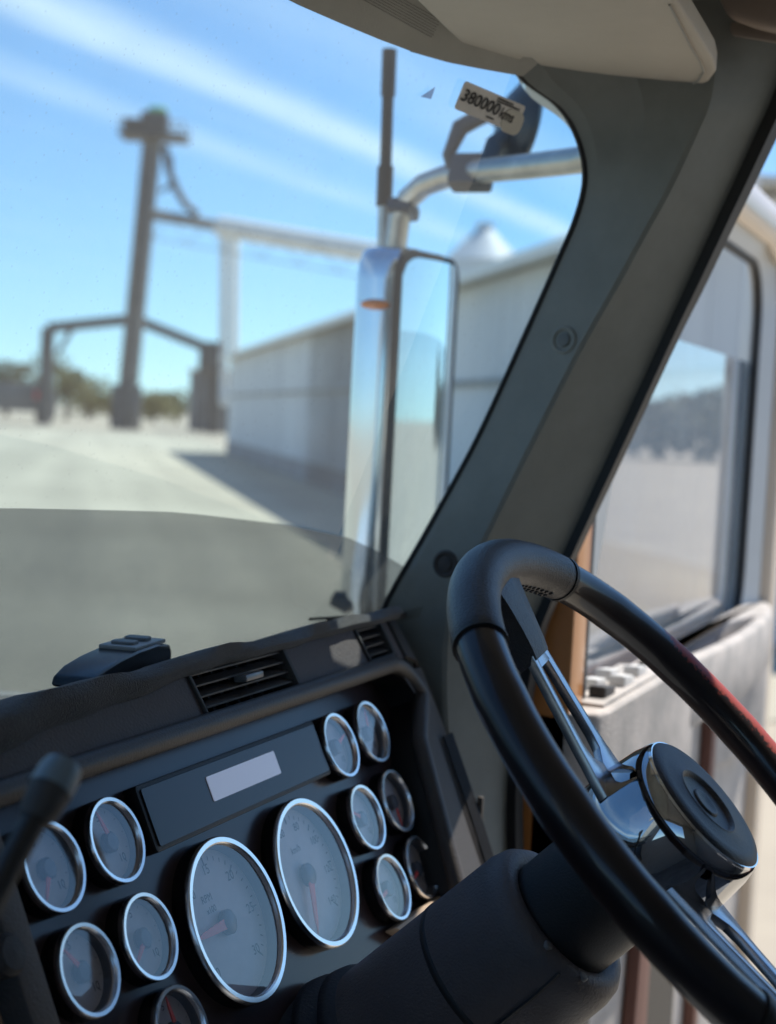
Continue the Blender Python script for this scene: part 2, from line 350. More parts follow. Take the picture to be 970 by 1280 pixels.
hd = MB(); hd.box(c+np.array([0, 0, 1.2]), (2.6, 2.2, 2.2), Matrix.Rotation(-YAW, 3, 'Z')); hd.box(c-hv*2.2+np.array([0, 0, .9]), (1.6, 2, 1.5), Matrix.Rotation(-YAW, 3, 'Z'))
hd.build('head_house', M_darkst, e, bevel=.15)
MB().lathe([(.55, -.9), (.7, -.6), (.7, .6), (.55, .9)], T(197, 142), hv, n=16, cap0=True, cap1=True).build('drive_motor', M_green, e)
sq = MB(); sq.tube([T(206, 182), T(209, 205), T(218, 232), T(232, 256), T(247, 268)], .38, 10); sq.tube([T(200, 240), T(222, 226)], .2, 8); sq.tube([T(214, 195), T(216, 232)], .16, 8)
sq.build('spout', M_darkst, e)
MB().tube([T(186, 190, -2), T(176, 380, -2)], .22, 8).build('ladder_cage', M_darkst, e)
# conveyor gallery
e = empty('conveyor_gallery', tuple(T(275, 284)), 'white overhead conveyor tube running from the tower to the shed', 'conveyor')
p0, p1, p2 = T(192, 268), T(276, 283), T(500, 322, -12)
MB().tube([p0, p1], .55, 10).build('dark_section', M_greyst, e)
MB().tube([p1, p2], 1.0, 14).build('tube', M_whitest, e)
tr = MB(); dz = np.array([0, 0, -2.3])
for k in range(13):
    a = p0+(p2-p0)*k/13; b = p0+(p2-p0)*(k+1)/13; tr.beam(a+dz, b+dz, .10); tr.beam(a if k % 2 else a+dz, b+dz if k % 2 else b, .06)
tr.build('truss', M_greyst, e)
for px in (281, 294):
    pz = T(px, 282); q = T(px-2, 500); MB().beam(pz, np.array([q[0], q[1], 0.0]) if False else q, .62).build('support_leg', M_whitest, e)
MB().box((T(287, 498)), (1.6, 1.6, 1.6)).build('leg_boot', M_whitest, e, bevel=.3)
bot = T(286, 498); MB().beam(bot, (bot[0], bot[1], 0), .5).build('foot_post', M_darkst, e)
# portal frame of the dump pit
e = empty('portal_frame', tuple(atZ(58, 527, 0)), 'dark steel gable portal frame standing around the tower foot', 'frame')
A0, A1, A2 = T(60, 410, 2), T(168, 399, 2), T(272, 440, 2)
for P in (A0, A2): MB().beam(P, (P[0], P[1], 0), .95).build('column', M_darkst, e)
MB().beam(A0, A1, .8, 1.0).build('rafter', M_darkst, e); MB().beam(A1, A2, .8, 1.0).build('rafter', M_darkst, e)
MB().beam(T(72, 442, 2), T(92, 408, 2), .45).build('knee_brace', M_darkst, e)
# dark hopper bin hung at the end of the portal frame, beside the shed
e = empty('hopper_bin', tuple(T(268, 470)), 'dark hopper box at the shed end of the portal frame', 'bin')
c = T(263, 448); MB().box((c[0], c[1], 7.6), (1.7, 1.7, 2.6)).build('bin_box', M_darkst, e, bevel=.1)
lg = MB()
for a in (-1, 1):
    for b in (-1, 1): lg.beam((c[0]+a*.7, c[1]+b*.7, 0), (c[0]+a*.7, c[1]+b*.7, 7), .2)
lg.build('bin_frame', M_darkst, e)
MB().lathe([(1.1, 6.4), (.3, 5.0), (.3, 4.4)], (c[0], c[1], 0), n=4).build('bin_cone', M_darkst, e)

# parked truck far left and low shed behind it
c = atZ(22, 523, 0); c = c*(165/np.linalg.norm(c[:2])); c[2] = 0
e = empty('parked_truck', tuple(c), 'grey lorry parked far off at the left, beyond the apron', 'truck')
RZ = Matrix.Rotation(-YAW+.2, 3, 'Z')
M_lorry = mat('grey_lorry_paint', (.16, .165, .17), .5, var=.15, vscale=.5); M_red = mat('red_panel', (.45, .05, .06), .4); M_tyre = mat('tyre_rubber', (.02, .02, .02), .9)
MB().box(c+hv*(-1.6)+np.array([0, 0, 2.6]), (7.5, 2.5, 2.9), RZ).build('trailer_body', M_lorry, e, bevel=.08)
MB().box(c+hv*3.0+np.array([0, 0, 2.0]), (1.9, 2.4, 2.9), RZ).build('lorry_cab', M_lorry, e, bevel=.2)
MB().box(c+hv*2.4-dv*1.3+np.array([0, 0, 2.9]), (.9, .1, .9), RZ).build('red_marker', M_red, e)
for a in (-4.2, -2.9, 2.6): MB().lathe([(.2, -.18), (.5, -.18), (.5, .18), (.2, .18)], c+hv*a-dv*1.15+np.array([0, 0, .5]), dv, n=20, cap0=True, cap1=True).build('wheel', M_tyre, e)

# trees
M_bark = mat('bark', (.09, .07, .05), .9, var=.3, vscale=3)
def leafmat(name, c):
    M = mat(name, c, .6, var=.45, vscale=.9); return M
M_leaf = [leafmat('olive_leaves', (.15, .145, .05)), leafmat('grey_green_leaves', (.15, .155, .10)), leafmat('dry_green_leaves', (.21, .19, .06))]
def tree(px, D, h, w, kind, label, py0=None, pos=None, nleaf=1500):
    if pos is None:
        d = ray(px, 505); d = d[:2]/np.linalg.norm(d[:2]); pos = (d[0]*D, d[1]*D, 0)
    e = empty('gum_tree', pos, label, 'tree', 'trees beyond the yard')
    t = MB(); b = np.array(pos, float)
    t.tube([b, b+(0.1, .05, h*.25), b+(.2, 0, h*.5), b+(.1, .1, h*.8)], [w*.05, w*.04, w*.03, w*.01], 8)
    cl_ = []
    for k in range(14):
        a = rng.uniform(0, 6.28); rr = w*.5*rng.uniform(.15, .85); z = h*rng.uniform(.3, .92); q = b + (rr*math.cos(a), rr*math.sin(a), z)
        t.tube([b+(.1, .05, z*.55), (b+(.1, .05, z*.6)+q)/2+(0, 0, .3), q], [w*.018, w*.012, w*.004], 5); cl_.append((q, w*rng.uniform(.13, .24)))
    t.build('trunk', M_bark, e)
    lf = MB(); V = []; F = []
    for i in range(nleaf):
        q, r = cl_[rng.integers(len(cl_))]; d = rng.normal(size=3); d /= np.linalg.norm(d); p = q + d*r*rng.uniform(.5, 1.05)*np.array([1.1, 1.1, .75])
        x = rng.normal(size=3); x /= np.linalg.norm(x); y = np.cross(x, rng.normal(size=3)); y /= np.linalg.norm(y); s = w*rng.uniform(.02, .045)
        o = len(V); V += [p-x*s, p+y*s*.5, p+x*s, p-y*s*.5]; F.append((o, o+1, o+2, o+3))
    lf.add(V, F); lf.build('crown', M_leaf[kind], e, ang=180)
    return e
for px, D, h, w, k, lab in ((8, 215, 8.2, 9, 1, 'pale grey-green tree at the far left edge above the parked lorry'), (48, 230, 8.0, 8, 1, 'grey-green tree just left of the portal frame column'),
    (84, 210, 8.4, 8.5, 0, 'olive tree framed inside the portal frame, right of its column'), (112, 235, 6.0, 10, 2, 'low olive bush-like tree between frame column and tower foot'),
    (140, 240, 4.4, 10, 2, 'low tree just left of the tower foot'), (192, 225, 4.2, 9, 2, 'low olive tree just right of the tower foot'), (222, 235, 4.8, 9, 0, 'dark olive tree beside the end of the long shed')):
    tree(px, D, h, w, k, lab)
def tree_belt():
    V = []; F = []
    for i in range(9000):
        a = rad(rng.uniform(84, 128)); R = 140+rng.uniform(-4, 6); hh = 6.2+1.6*math.sin(a*9)+.8*math.sin(a*23+1)+rng.uniform(-.6, .6)
        p = np.array([R*math.sin(a), R*math.cos(a), hh*math.sqrt(rng.uniform(0, 1))]); x = rng.normal(size=3); x /= np.linalg.norm(x); y = np.cross(x, rng.normal(size=3)); y /= np.linalg.norm(y); s = rng.uniform(.5, 1.2)
        o = len(V); V += [p-x*s, p+y*s*.6, p+x*s, p-y*s*.6]; F.append((o, o+1, o+2, o+3))
    return tag(MB().add(V, F).build('tree_belt', leafmat('far_green_leaves', (.17, .185, .12)), ang=180), 'dark green belt of trees reflected in the open door window', 'trees', kind='stuff')
tree_belt()

# ================================================================== TRUCK CAB
M_trim = mat('grey_green_trim_plastic', (.205, .218, .200), .55, var=.09, vscale=18, bump=.25, bscale=900)
M_dark = mat('dark_trim_plastic', (.048, .043, .041), .6, var=.08, vscale=8, bump=.3, bscale=800)
M_black = mat('black_plastic', (.017, .015, .014), .5, bump=.2, bscale=700)
M_rubber = mat('black_rubber_seal', (.008, .008, .009), .55)
M_head = mat('beige_headliner', (.43, .42, .395), .85, var=.05, vscale=12, bump=.3, bscale=900)
M_chrome = mat('chrome', (.78, .79, .80), .07, metal=1.0)
M_scr = mat('brushed_alloy', (.46, .46, .48), .24, metal=1.0, var=.12, vscale=40)
M_paint = mat('cream_truck_paint', (.70, .66, .58), .3, coat=.6, var=.04, vscale=3)
M_bonnet = mat('white_bonnet_paint', (.74, .74, .72), .25, coat=.7)
M_shield = glass('windscreen_glass', (.84, .975, 1.0), .04, dust=.055, grime=True)
M_dimband = glass('dimming_sheet', (.46, .46, .465), .03, dust=.26, dustcol=(.38, .365, .345), dscale=5)  # added sheet that dims the view through the lower windscreen

cab = empty('truck_cab', (.5, 0, 1.2), 'dark grey interior shell of the truck cab with the A-pillar and windscreen', 'truck')
def Yw(X, z): return .575 - .43*(z-2.14) + .25*(1-abs((X-.5)/1.05)**4)
def on_w(x, y, off=0.0):
    d = ray(x, y); t = .3
    while t < 3:
        p = CAM+d*t
        if p[1] > Yw(p[0], p[2]) - off: return p
        t += .0005
    return CAM+d*1.5
# glass
gl = MB(); xs = list(np.linspace(-.53, 1.2, 26)) + list(np.linspace(1.23, 1.535, 18))
gl.grid([[(x, Yw(x, z), z) for x in xs] for z in np.linspace(2.0, 2.74, 20)])
ws = gl.build('windscreen', M_shield, cab, ang=180)
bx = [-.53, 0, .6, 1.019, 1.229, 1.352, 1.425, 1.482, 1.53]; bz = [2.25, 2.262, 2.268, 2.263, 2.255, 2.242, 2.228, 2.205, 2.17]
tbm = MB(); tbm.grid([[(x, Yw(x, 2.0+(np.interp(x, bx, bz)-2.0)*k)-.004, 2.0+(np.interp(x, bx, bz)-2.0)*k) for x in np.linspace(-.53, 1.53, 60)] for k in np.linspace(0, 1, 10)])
tbm.build('lower_dimming_band', M_dimband, ws, ang=180)
# small triangle print on the glass
M_print = glass('grey_glass_print', (.55, .60, .66), .04, dust=.15, dustcol=(.6, .6, .6))
tri = MB(); T3 = [on_w(*q, .004) for q in ((526, 121), (544, 109), (539, 124))]; tri.add(T3, [(0, 1, 2)]); tri.build('triangle_mark', M_print, ws, solid=.0005)
# header trim + black-dot frit
top_px = [(735, 220), (725, 170), (700, 130), (650, 90), (600, 81), (560, 73), (515, 60), (470, 43), (420, 22), (370, 0), (340, -15), (320, -30)]
top3 = [on_w(*q, .006) for q in top_px[3:]] + [np.array([x, Yw(x, 2.685)-.006, 2.685]) for x in (.9, .6, .3, 0, -.3, -.53)]
hd_ = MB(); rows = [top3, [p+np.array([.0, -.015, .012]) for p in top3], [np.array([p[0], p[1]-.05, 2.722]) for p in top3], [np.array([p[0], min(p[1]-.10, .42), 2.745]) for p in top3], [np.array([p[0], .2, 2.75]) for p in top3]]
hd_.grid(rows); M_header = mat('grey_beige_header_trim', (.42, .41, .36), .7, var=.08, vscale=9, bump=.2, bscale=700)
hdr = hd_.build('header_trim', M_header, cab, solid=.006)
from mathutils.bvhtree import BVHTree
hb_ = BVHTree.FromPolygons([v.co[:] for v in hdr.data.vertices], [p.vertices[:] for p in hdr.data.polygons])
fr = MB()
for r in range(8):
    for i in range(62):
        u = i+.5*(r % 2); d = ray(430+u*1.78+r*1.5, -14+u*.98-r*3.1); h = hb_.ray_cast(Vector(CAM), Vector(d))
        if h[0] is None: continue
        n_ = np.array(h[1]); n_ = n_ if n_@d < 0 else -n_
        fr.lathe([(.00055, 0), (.0001, .0003)], np.array(h[0])+n_*.0003, n_, n=6)
tag(fr.build('perforations', M_rubber, cab), kind='stuff')
# roof, walls, floor
MB().box((.50, -.35, 2.80), (2.24, 1.75, .06)).build('roof_panel', M_head, cab, bevel=.01)
rf = MB(); rf.grid([[np.array([p[0], p[1]+.004, p[2]+.02]) for p in top3], [np.array([p[0], p[1]-.05, 2.80]) for p in top3], [np.array([p[0], .3, 2.845]) for p in top3], [np.array([p[0], -.2, 2.85]) for p in top3]])
rf.build('roof_cap', M_paint, cab, solid=.01)
MB().box((.5, -1.2, 2.0), (2.2, .06, 1.7)).build('back_wall', mat('grey_cloth_wall', (.37, .37, .375), .9), cab)
MB().box((.5, -.15, 1.17), (2.2, 2.2, .06)).build('floor_panel', mat('grey_floor_mat', (.24, .25, .26), .9, var=.2, vscale=6), cab)
lw_ = MB(); lw_.box((-.58, -.15, 1.66), (.06, 2.1, .92)); lw_.box((-.58, -.15, 2.74), (.06, 2.1, .14)); lw_.box((-.58, -.86, 2.4), (.06, .66, .56)); lw_.box((-.58, .62, 2.4), (.06, .3, .56)); lw_.build('passenger_side_wall', M_head, cab)
rw = MB(); rw.box((1.60, -.86, 2.0), (.06, .66, 1.7)); rw.box((1.60, -.05, 2.80), (.06, .98, .09)); rw.build('driver_side_frame', M_head, cab)
MB().box((.5, .98, 1.6), (2.2, .05, .85)).build('firewall', M_black, cab)
bn = MB(); brow_ = [(-.40, 0), (-.2, .03), (.5, .06), (1.2, .03), (1.40, 0), (1.43, -.05), (1.43, -.4)]
bn.grid([[(.5+(x-.5)*k, y, z0+dz_) for x, dz_ in brow_] for y, k, z0 in ((.93, 1, 2.035), (1.1, .97, 2.03), (1.7, .90, 1.98), (2.4, .8, 1.86), (2.55, .7, 1.7))])
bn.build('bonnet', M_bonnet, cab, solid=.01)

M_taupe0 = mat('cap_plastic', (.12, .13, .125), .5)
# A-pillar trim: windscreen edge / crease / door edge
Lp = [(560, 1300), (540, 1100), (515, 950), (490, 815), (480, 770), (540, 660), (600, 550), (660, 420), (700, 330), (725, 270), (735, 220), (725, 170), (700, 130), (650, 90)]
Mp = [(600, 1300), (580, 1100), (560, 950), (556, 815), (572, 745), (622, 640), (668, 547), (728, 430), (768, 360), (806, 290), (836, 235), (866, 170), (884, 125), (890, 62)]
Rp = [(634, 1300), (632, 1100), (634, 960), (655, 815), (681, 740), (727, 640), (770, 546), (828, 419), (860, 349), (893, 277), (914, 231), (943, 167), (962, 125), (985, 62)]
Lp.append((615, 20)); Mp.append((880, 0)); Rp.append((1010, 0))
def spline(P, n=5):
    P = [np.array(p, float) for p in P]; Q = [2*P[0]-P[1]]+P+[2*P[-1]-P[-2]]; o = []
    for i in range(1, len(Q)-2):
        for k in range(n):
            t = k/n; o.append(.5*((2*Q[i])+(-Q[i-1]+Q[i+1])*t+(2*Q[i-1]-5*Q[i]+4*Q[i+1]-Q[i+2])*t*t+(-Q[i-1]+3*Q[i]-3*Q[i+1]+Q[i+2])*t**3))
    return o+[P[-1]]
Lp, Mp, Rp = spline(Lp), spline(Mp), spline(Rp)
def on_or_x(q, i): return on_w(*q, .006) if i >= 20 else atX(*q, 1.5)
Lw3 = [on_or_x(q, i) for i, q in enumerate(Lp)]; Mw = [atX(*q, 1.488) for q in Mp]; Rw = [atX(*q, 1.56) for q in Rp]
def inter(a, b, k): return [p+(q-p)*k for p, q in zip(a, b)]
L1 = [p+(q-p)*.12+np.array([-.002, -.001, 0]) for p, q in zip(Lw3, Mw)]
ap = MB(); ap.grid([Lw3, L1, inter(L1, Mw, .5), inter(L1, Mw, .97), inter(Mw, Rw, .02), inter(Mw, Rw, .55), Rw])
pil = ap.build('a_pillar_trim', M_trim, cab, ang=14, solid=.004); pil['label'] = 'dark grey-green plastic A-pillar trim with two round screw caps'
op = MB(); op.grid([[p+np.array([.03, .008, 0]) for p in Lw3], [p+np.array([.08, .02, 0]) for p in Lw3], [p+np.array([.07, .02, 0]) for p in Rw], [p+np.array([.02, 0.0, 0]) for p in Rw]])
op.build('outer_pillar', M_paint, cab, solid=.004)
S2 = [(656, 1300), (655, 1100), (656, 960), (678, 810), (699, 748), (738, 660), (780, 571), (848, 425), (878, 365), (914, 290), (935, 248), (975, 165), (992, 130), (1020, 62), (1045, 0)]
S2 = spline(S2)
sw = [atX(*q, 1.575) for q in S2]
sm = MB(); sm.grid([[p+np.array([-.004, .002, 0]) for p in Rw], [(a+b)/2+np.array([-.014, -.006, 0]) for a, b in zip(Rw, sw)], sw, [p+np.array([.02, .02, 0]) for p in sw]])
sm.build('door_seal', M_rubber, cab, solid=.003)
gs = MB(); gs.tube([p+np.array([-.003, .002, 0]) for p in Lw3[20:66]] + top3[1:4], .0035, 8); gs.build('windscreen_gasket', M_rubber, cab)
from mathutils.bvhtree import BVHTree
bvh = BVHTree.FromPolygons([v.co[:] for v in pil.data.vertices], [p.vertices[:] for p in pil.data.polygons])
for q in ((705, 425), (557, 705)):
    d = ray(*q); h_ = bvh.ray_cast(Vector(CAM), Vector(d)); nrm = np.array(h_[1]); nrm = nrm if nrm@d < 0 else -nrm; c = np.array(h_[0])
    rc = MB(); rc.lathe([(.0145, -.002), (.0140, .0012), (.0122, .0022), (.0100, .0014), (.0092, .0004), (.0001, .0003)], c, nrm, n=28)
    cap_ = rc.build('screw_cap', M_dark if q[0] < 600 else M_trim, pil)
    MB().lathe([(.0072, .0002), (.0068, .0024), (.0001, .0030)], c, nrm, n=20).build('screw_head', M_dark if q[0] < 600 else M_taupe0, pil)
# trim above the pillar and the tan overhead locker
ot = MB(); P4 = [atX(*q, 1.50) for q in ((872, 38), (985, 56), (1010, 30), (870, 25))]; ot.prism(P4, (.02, -.02, .0)); ot.build('roof_edge_trim', mat('pale_edge_trim', (.36, .30, .25), .5), cab, bevel=.004)
M_tan = mat('tan_vinyl', (.32, .25, .20), .65, var=.06, vscale=9, bump=.3, bscale=600)
oc = MB(); P4 = [atX(*q, 1.42) for q in ((905, 22), (985, 40), (1040, -90), (850, -90))]; oc.prism(P4, (.05, -.02, 0)); oc.build('overhead_locker', M_tan, cab, bevel=.012, seg=4)

# ================================================================== SUN VISOR
M_visor = mat('grey_beige_vinyl', (.52, .465, .385), .62, var=.05, vscale=10, bump=.35, bscale=900)
vz = 2.683
vpx = [(440, -75), (520, 0), (560, 39), (600, 76), (614, 82), (634, 85), (648, 78), (655, 72), (664, 73), (674, 82), (690, 95), (712, 106), (740, 113.5), (770, 117), (805, 118), (840, 115), (868, 110), (886, 102), (895, 90), (892, 76), (880, 56), (845, 0), (800, -75)]
e = empty('sun_visor', tuple(atZ(700, 60, vz)), 'grey-beige padded sun visor folded up above the windscreen', 'sun visor')
vp = [atZ(*q, vz) for q in vpx]
vv = MB(); vv.prism(vp, (0, 0, .02)); vv.build('pad', M_visor, e, bevel=.007, seg=4)
cen = sum(vp)/len(vp)
st = MB(); ring = [p + (cen-p)/np.linalg.norm(cen-p)*.012 for p in vp[10:22]]
st.tube([p+np.array([0, 0, -.0008]) for p in ring], .0011, 6); st.build('edge_stitching', mat('pale_thread', (.36, .34, .30), .8), e)
pv = MB(); a = atZ(655, 74, vz+.01); pv.tube([a+np.array([-.03, -.008, 0]), a, a+np.array([.012, .02, .012]), a+np.array([.02, .05, .03])], .0045, 10); pv.build('pivot_rod', M_black, e)

# ================================================================== SERVICE STICKER
q4 = [on_w(*q, .006) for q in ((580, 97.5), (656, 130), (644, 174), (569.5, 134))]
o_ = (q4[0]+q4[1]+q4[2]+q4[3])/4; sx_ = q4[1]-q4[0]; w_ = np.linalg.norm(sx_); sx_ /= w_; sz_ = np.cross(sx_, q4[0]-q4[3]); sz_ /= np.linalg.norm(sz_)
if sz_ @ (CAM-o_) < 0: sz_ = -sz_
sy_ = np.cross(sz_, sx_); h_ = abs((q4[0]-q4[3])@sy_)
Mst = frame_matrix(o_, sx_, sy_, sz_)
e = empty('service_sticker', tuple(o_), 'white service sticker reading 380000 KMS stuck inside the windscreen', 'sticker')
M_paper = mat('sticker_paper', (.84, .81, .76), .6, var=.04, vscale=60); M_ink = mat('black_ink', (.01, .01, .014), .6)
sp_ = MB(); sp_.prism([(x, y, -.0003) for x, y in rrect(-w_/2, w_/2, -h_/2, h_/2, .003)], (0, 0, .0006)); mesh_obj('paper', sp_.mesh('paper'), M_paper, e, Mst)
gx = MB(); gx.prism([(w_*.33+x, -h_*.12+y, .0004) for x, y in rrect(-w_*.10, w_*.22, -h_*.48, h_*.36, h_*.3)], (0, 0, .0006)); mesh_obj('clear_tab', gx.mesh('clear_tab'), mat('yellowed_film', (.62, .60, .52), .35), e, Mst)
def fit_text(body, x0, x1, yb, h, rot, z):
    me = text_mesh(body, 1.0, 'handwriting', 'LEFT', shear=.14, bold=.012); xs_ = [v.co.x for v in me.vertices]; ys_ = [v.co.y for v in me.vertices]
    kx = (x1-x0)*w_/(max(xs_)-min(xs_)); ky = h*h_/(max(ys_)-min(ys_))
    for v in me.vertices: v.co.x = (v.co.x-min(xs_))*kx; v.co.y = (v.co.y-min(ys_))*ky
    mesh_obj('handwriting', me, M_ink, e, Mst @ Matrix.Translation((x0*w_, yb*h_, z)) @ Matrix.Rotation(rad(rot), 4, 'Z'))
fit_text('380000', -.47, .13, -.16, .44, -1, .0012); fit_text('kms', .15, .38, -.20, .38, -3, .0016)
pr = MB()
for k, (x0, x1, y) in enumerate(((.05, .30, .36), (.05, .42, .27), (-.02, .10, -.36))): pr.prism([(w_*x0, h_*y, .0010), (w_*x1, h_*y, .0010), (w_*x1, h_*(y+.05), .0010), (w_*x0, h_*(y+.05), .0010)], (0, 0, .0004))
mesh_obj('small_print', pr.mesh('small_print'), M_ink, e, Mst)

# ================================================================== DASHBOARD
PN = np.array([0, -.9025, .4307]); PV = np.array([0, .4307, .9025]); PX = np.array([1., 0, 0]); PO = np.array([1.06, .5205, 1.999])
def pan(x, v, h=0.0): return PO + PX*(x-1.06) + PV*v + PN*h
SURF = -.014
def on_panel(px, py, h=0.0):
    p = hit(px, py, PN, PN@(PO+PN*h)); return p[0], (p-PO)@PV
dash = empty('dashboard', (.7, .6, 1.5), 'dark dashboard with chrome-ringed round gauges, display strip and air vents', 'dashboard')
M_dash = mat('soft_dash_plastic', (.082, .064, .060), .62, var=.10, vscale=14, bump=.5, bscale=420)
M_panel = mat('gloss_panel_plastic', (.060, .040, .040), .20, var=.12, vscale=7, spec=.36)
M_brow = mat('dash_brow_plastic', (.060, .050, .044), .5, var=.1, vscale=16, bump=.3, bscale=500)
M_taupe = mat('taupe_trim_plastic', (.11, .095, .085), .6, var=.1, vscale=12, bump=.3, bscale=500)
XL, XR = -.45, 1.405
def extr(prof, x0, x1): 
    m_ = MB(); m_.grid([[(x, y, z) for y, z in prof] for x in (x0, x1)]); return m_
body = [(.95, 1.96), (.93, 2.03), (.80, 2.078), (.66, 2.126), (.60, 2.147), (.582, 2.147)]
extr(body, XL, 1.47).build('dash_top', M_black, dash, solid=-.006, ang=60)
# upper fascia with openings for the two vents
FB, FT = np.array([.556, 2.1165]), np.array([.5800, 2.1550])
def fas(x, k, out=0.0):
    yz = FB+(FT-FB)*k; nn = np.array([-(FT-FB)[1], (FT-FB)[0]]); nn /= np.linalg.norm(nn); nn = nn if nn[0] < 0 else -nn
    return np.array([x, yz[0]+nn[0]*out, yz[1]+nn[1]*out])
fa = MB()
VX0, VX1, WX0, WX1 = 1.010, 1.173, 1.322, 1.385
for x0, x1, k0, k1 in ((XL, VX0, 0, 1), (VX1, WX0, 0, 1), (WX1, XR, 0, 1), (VX0, VX1, 0, .06), (VX0, VX1, .95, 1), (WX0, WX1, 0, .10), (WX0, WX1, .95, 1)):
    fa.prism([fas(x0, k0), fas(x1, k0), fas(x1, k1), fas(x0, k1)], fas(0, 0, -.004)-fas(0, 0, 0))
up = fa.build('upper_fascia', M_dash, dash)
def vent(x0, x1, k0, k1, nsl, name):
    v = MB()   # frame
    for a in ((x0, x0+.004, k0, k1), (x1-.004, x1, k0, k1), (x0, x1, k0, k0+.06), (x0, x1, k1-.05, k1)):
        P = [fas(a[0], a[2], .0025), fas(a[1], a[2], .0025), fas(a[1], a[3], .0025), fas(a[0], a[3], .0025)]; v.prism(P, fas(0, 0, -.03)-fas(0, 0, 0))
    f_ = v.build(name, M_dark, dash, bevel=.0008)
    MB().grid([[fas(x, k, -.028) for k in (k0, k1)] for x in (x0, x1)]).build('vent_cavity', M_black, f_)
    for i in range(nsl):
        k = k0 + (k1-k0)*(i+.75)/(nsl+.45); a = fas(x0+.004, k, -.002); b = fas(x1-.004, k, -.002)
        s = MB(); dep = np.array([0, .012, .0015]); s.prism([a, b, b+dep, a+dep], (0, 0, .0016)); s.build('slat', M_brow, f_, bevel=.0004)
    for x in np.linspace(x0+.02, x1-.02, max(2, int((x1-x0)/.022))):
        MB().prism([fas(x, k0+.06, -.014), fas(x+.0012, k0+.06, -.014), fas(x+.0012, k1-.05, -.014), fas(x, k1-.05, -.014)], (0, .01, 0)).build('vane', M_black, f_)
    return f_
vt = vent(VX0, VX1, .06, .95, 4, 'air_vent')
c = fas((VX0+VX1)/2+.004, .53, .002); tb2 = MB(); tb2.box(c, (.030, .012, .0055), Matrix.Rotation(rad(-10), 3, 'X')); tb2.build('vent_tab', mat('satin_tab', (.16, .16, .17), .3), vt, bevel=.0015)
vent(WX0, WX1, .10, .95, 4, 'air_vent')
# brow lip and surround, swept round the panel opening
path = [(-.45, .119), (.30, .119), (.755, .119)]
lip = [(x, .119) for x in np.linspace(-.45, 1.36, 20)] + arc((1.36, .072), .047, rad(90), rad(8), 8)
e1 = on_panel(524, 914, .022); e2 = on_panel(574, 1105, .022)
lip += [(e1[0]+(e2[0]-e1[0])*k, e1[1]+(e2[1]-e1[1])*k) for k in np.linspace(.05, 1.15, 8)]
bm_ = MB(); bm_.tube([pan(x, v, .020) for x, v in lip], .0085, 14, up=tuple(PN)); bm_.build('brow_lip', M_brow, dash, ang=60)
wl_ = MB(); wl_.grid([[pan(x, v, .020) for x, v in lip], [pan(x, v-.002 if i < 22 else v, SURF-.004) for i, (x, v) in enumerate(lip)]]); wl_.build('recess_wall', M_black, dash, solid=.002)
fill = MB(); fill.grid([[pan(x, v+.004, .024) for x, v in lip[:20]], [fas(x, 0, 0.0) for x, v in lip[:20]]]); fill.build('brow_web', M_brow, dash, solid=.001)
# right-hand end cheek (outside the lip) down beside the pillar, with its louvred strip
ck = MB(); rr_ = lip[19:]
outer = [(1.405, .135), (1.425, .128), (1.443, .115), (1.456, .10), (1.463, .08)] + [(1.467, v) for x, v in rr_[5:]]
ck.grid([[pan(x+.004, v, .021) for x, v in rr_], [pan((x+ox)/2, (v+ov)/2, .018) for (x, v), (ox, ov) in zip(rr_, outer)], [pan(ox, ov, .006) for ox, ov in outer], [pan(ox+.015, ov, -.05) for ox, ov in outer]])
ck.build('end_cheek', M_dark, dash, solid=.002)
for k in range(5):
    x = 1.420+k*.0065; q = MB(); q.tube([pan(x+.002, .035, .021-.0006*k), pan(x-.004, -.05, .021-.0006*k), pan(x-.012, -.14, .019-.0006*k)], .0019, 6); q.build('louvre_bar', M_black, dash)
MB().box(pan(1.447, -.045, .020), (.006, .006, .024)).build('louvre_tab', M_brow, dash, bevel=.0015)
# end shoulder that closes the fascia at the pillar
sh = MB(); sh.grid([[fas(XR-.002, 0, 0), fas(XR-.002, 1, 0), np.array([1.40, .66, 2.143])], [fas(1.432, -.15, -.004), fas(1.437, .85, -.008), np.array([1.44, .66, 2.14])], [fas(1.470, -.9, -.03), fas(1.478, .2, -.03), np.array([1.49, .66, 2.12])]])
sh.build('end_shoulder', M_dark, dash, solid=-.003, ang=70)
# instrument panel plate
ip = MB(); ip.prism([pan(.745, -.26, SURF), pan(1.43, -.26, SURF), pan(1.43, .135, SURF), pan(.745, .135, SURF)], PN*-.006); ip.build('instrument_panel', M_panel, dash)
# taupe strip at the left edge of the panel
t0, t1 = on_panel(0, 1100, .005), on_panel(72, 1290, .005)
MB().prism([pan(t0[0]-.012, .115, SURF), pan(t0[0]+.012, .115, SURF), pan(t1[0]+.002, t1[1], SURF), pan(t1[0]-.022, t1[1], SURF)], PN*.022).build('side_strip', M_taupe, dash, bevel=.003)
MB().prism([pan(-.4, .10, -.03), pan(t0[0]-.02, .10, -.03), pan(t1[0]-.03, -.26, -.03), pan(-.4, -.26, -.03)], PN*.02).build('centre_console', M_black, dash, bevel=.004)
kn = on_panel(4, 1195, .0); MB().lathe([(.013, -.03), (.013, .008), (.010, .012), (.0001, .013)], pan(kn[0]-.004, kn[1], 0), PN, n=24).build('console_knob', M_dark, dash)
# lower dash and column surround below the panel
MB().prism([pan(-.4, -.258, -.02), pan(1.47, -.258, -.02), (1.47, .60, 1.35), (-.4, .60, 1.35)], (0, .02, 0)).build('knee_panel', M_dark, dash)
lt = [on_panel(*q, -.004) for q in ((488, 1162), (548, 1118), (566, 1128), (520, 1180))]
MB().prism([pan(x, v, SURF+.002) for x, v in lt], PN*.014).build('tan_trim', mat('tan_trim', (.46, .35, .25), .6, var=.1, vscale=20), dash, bevel=.003)
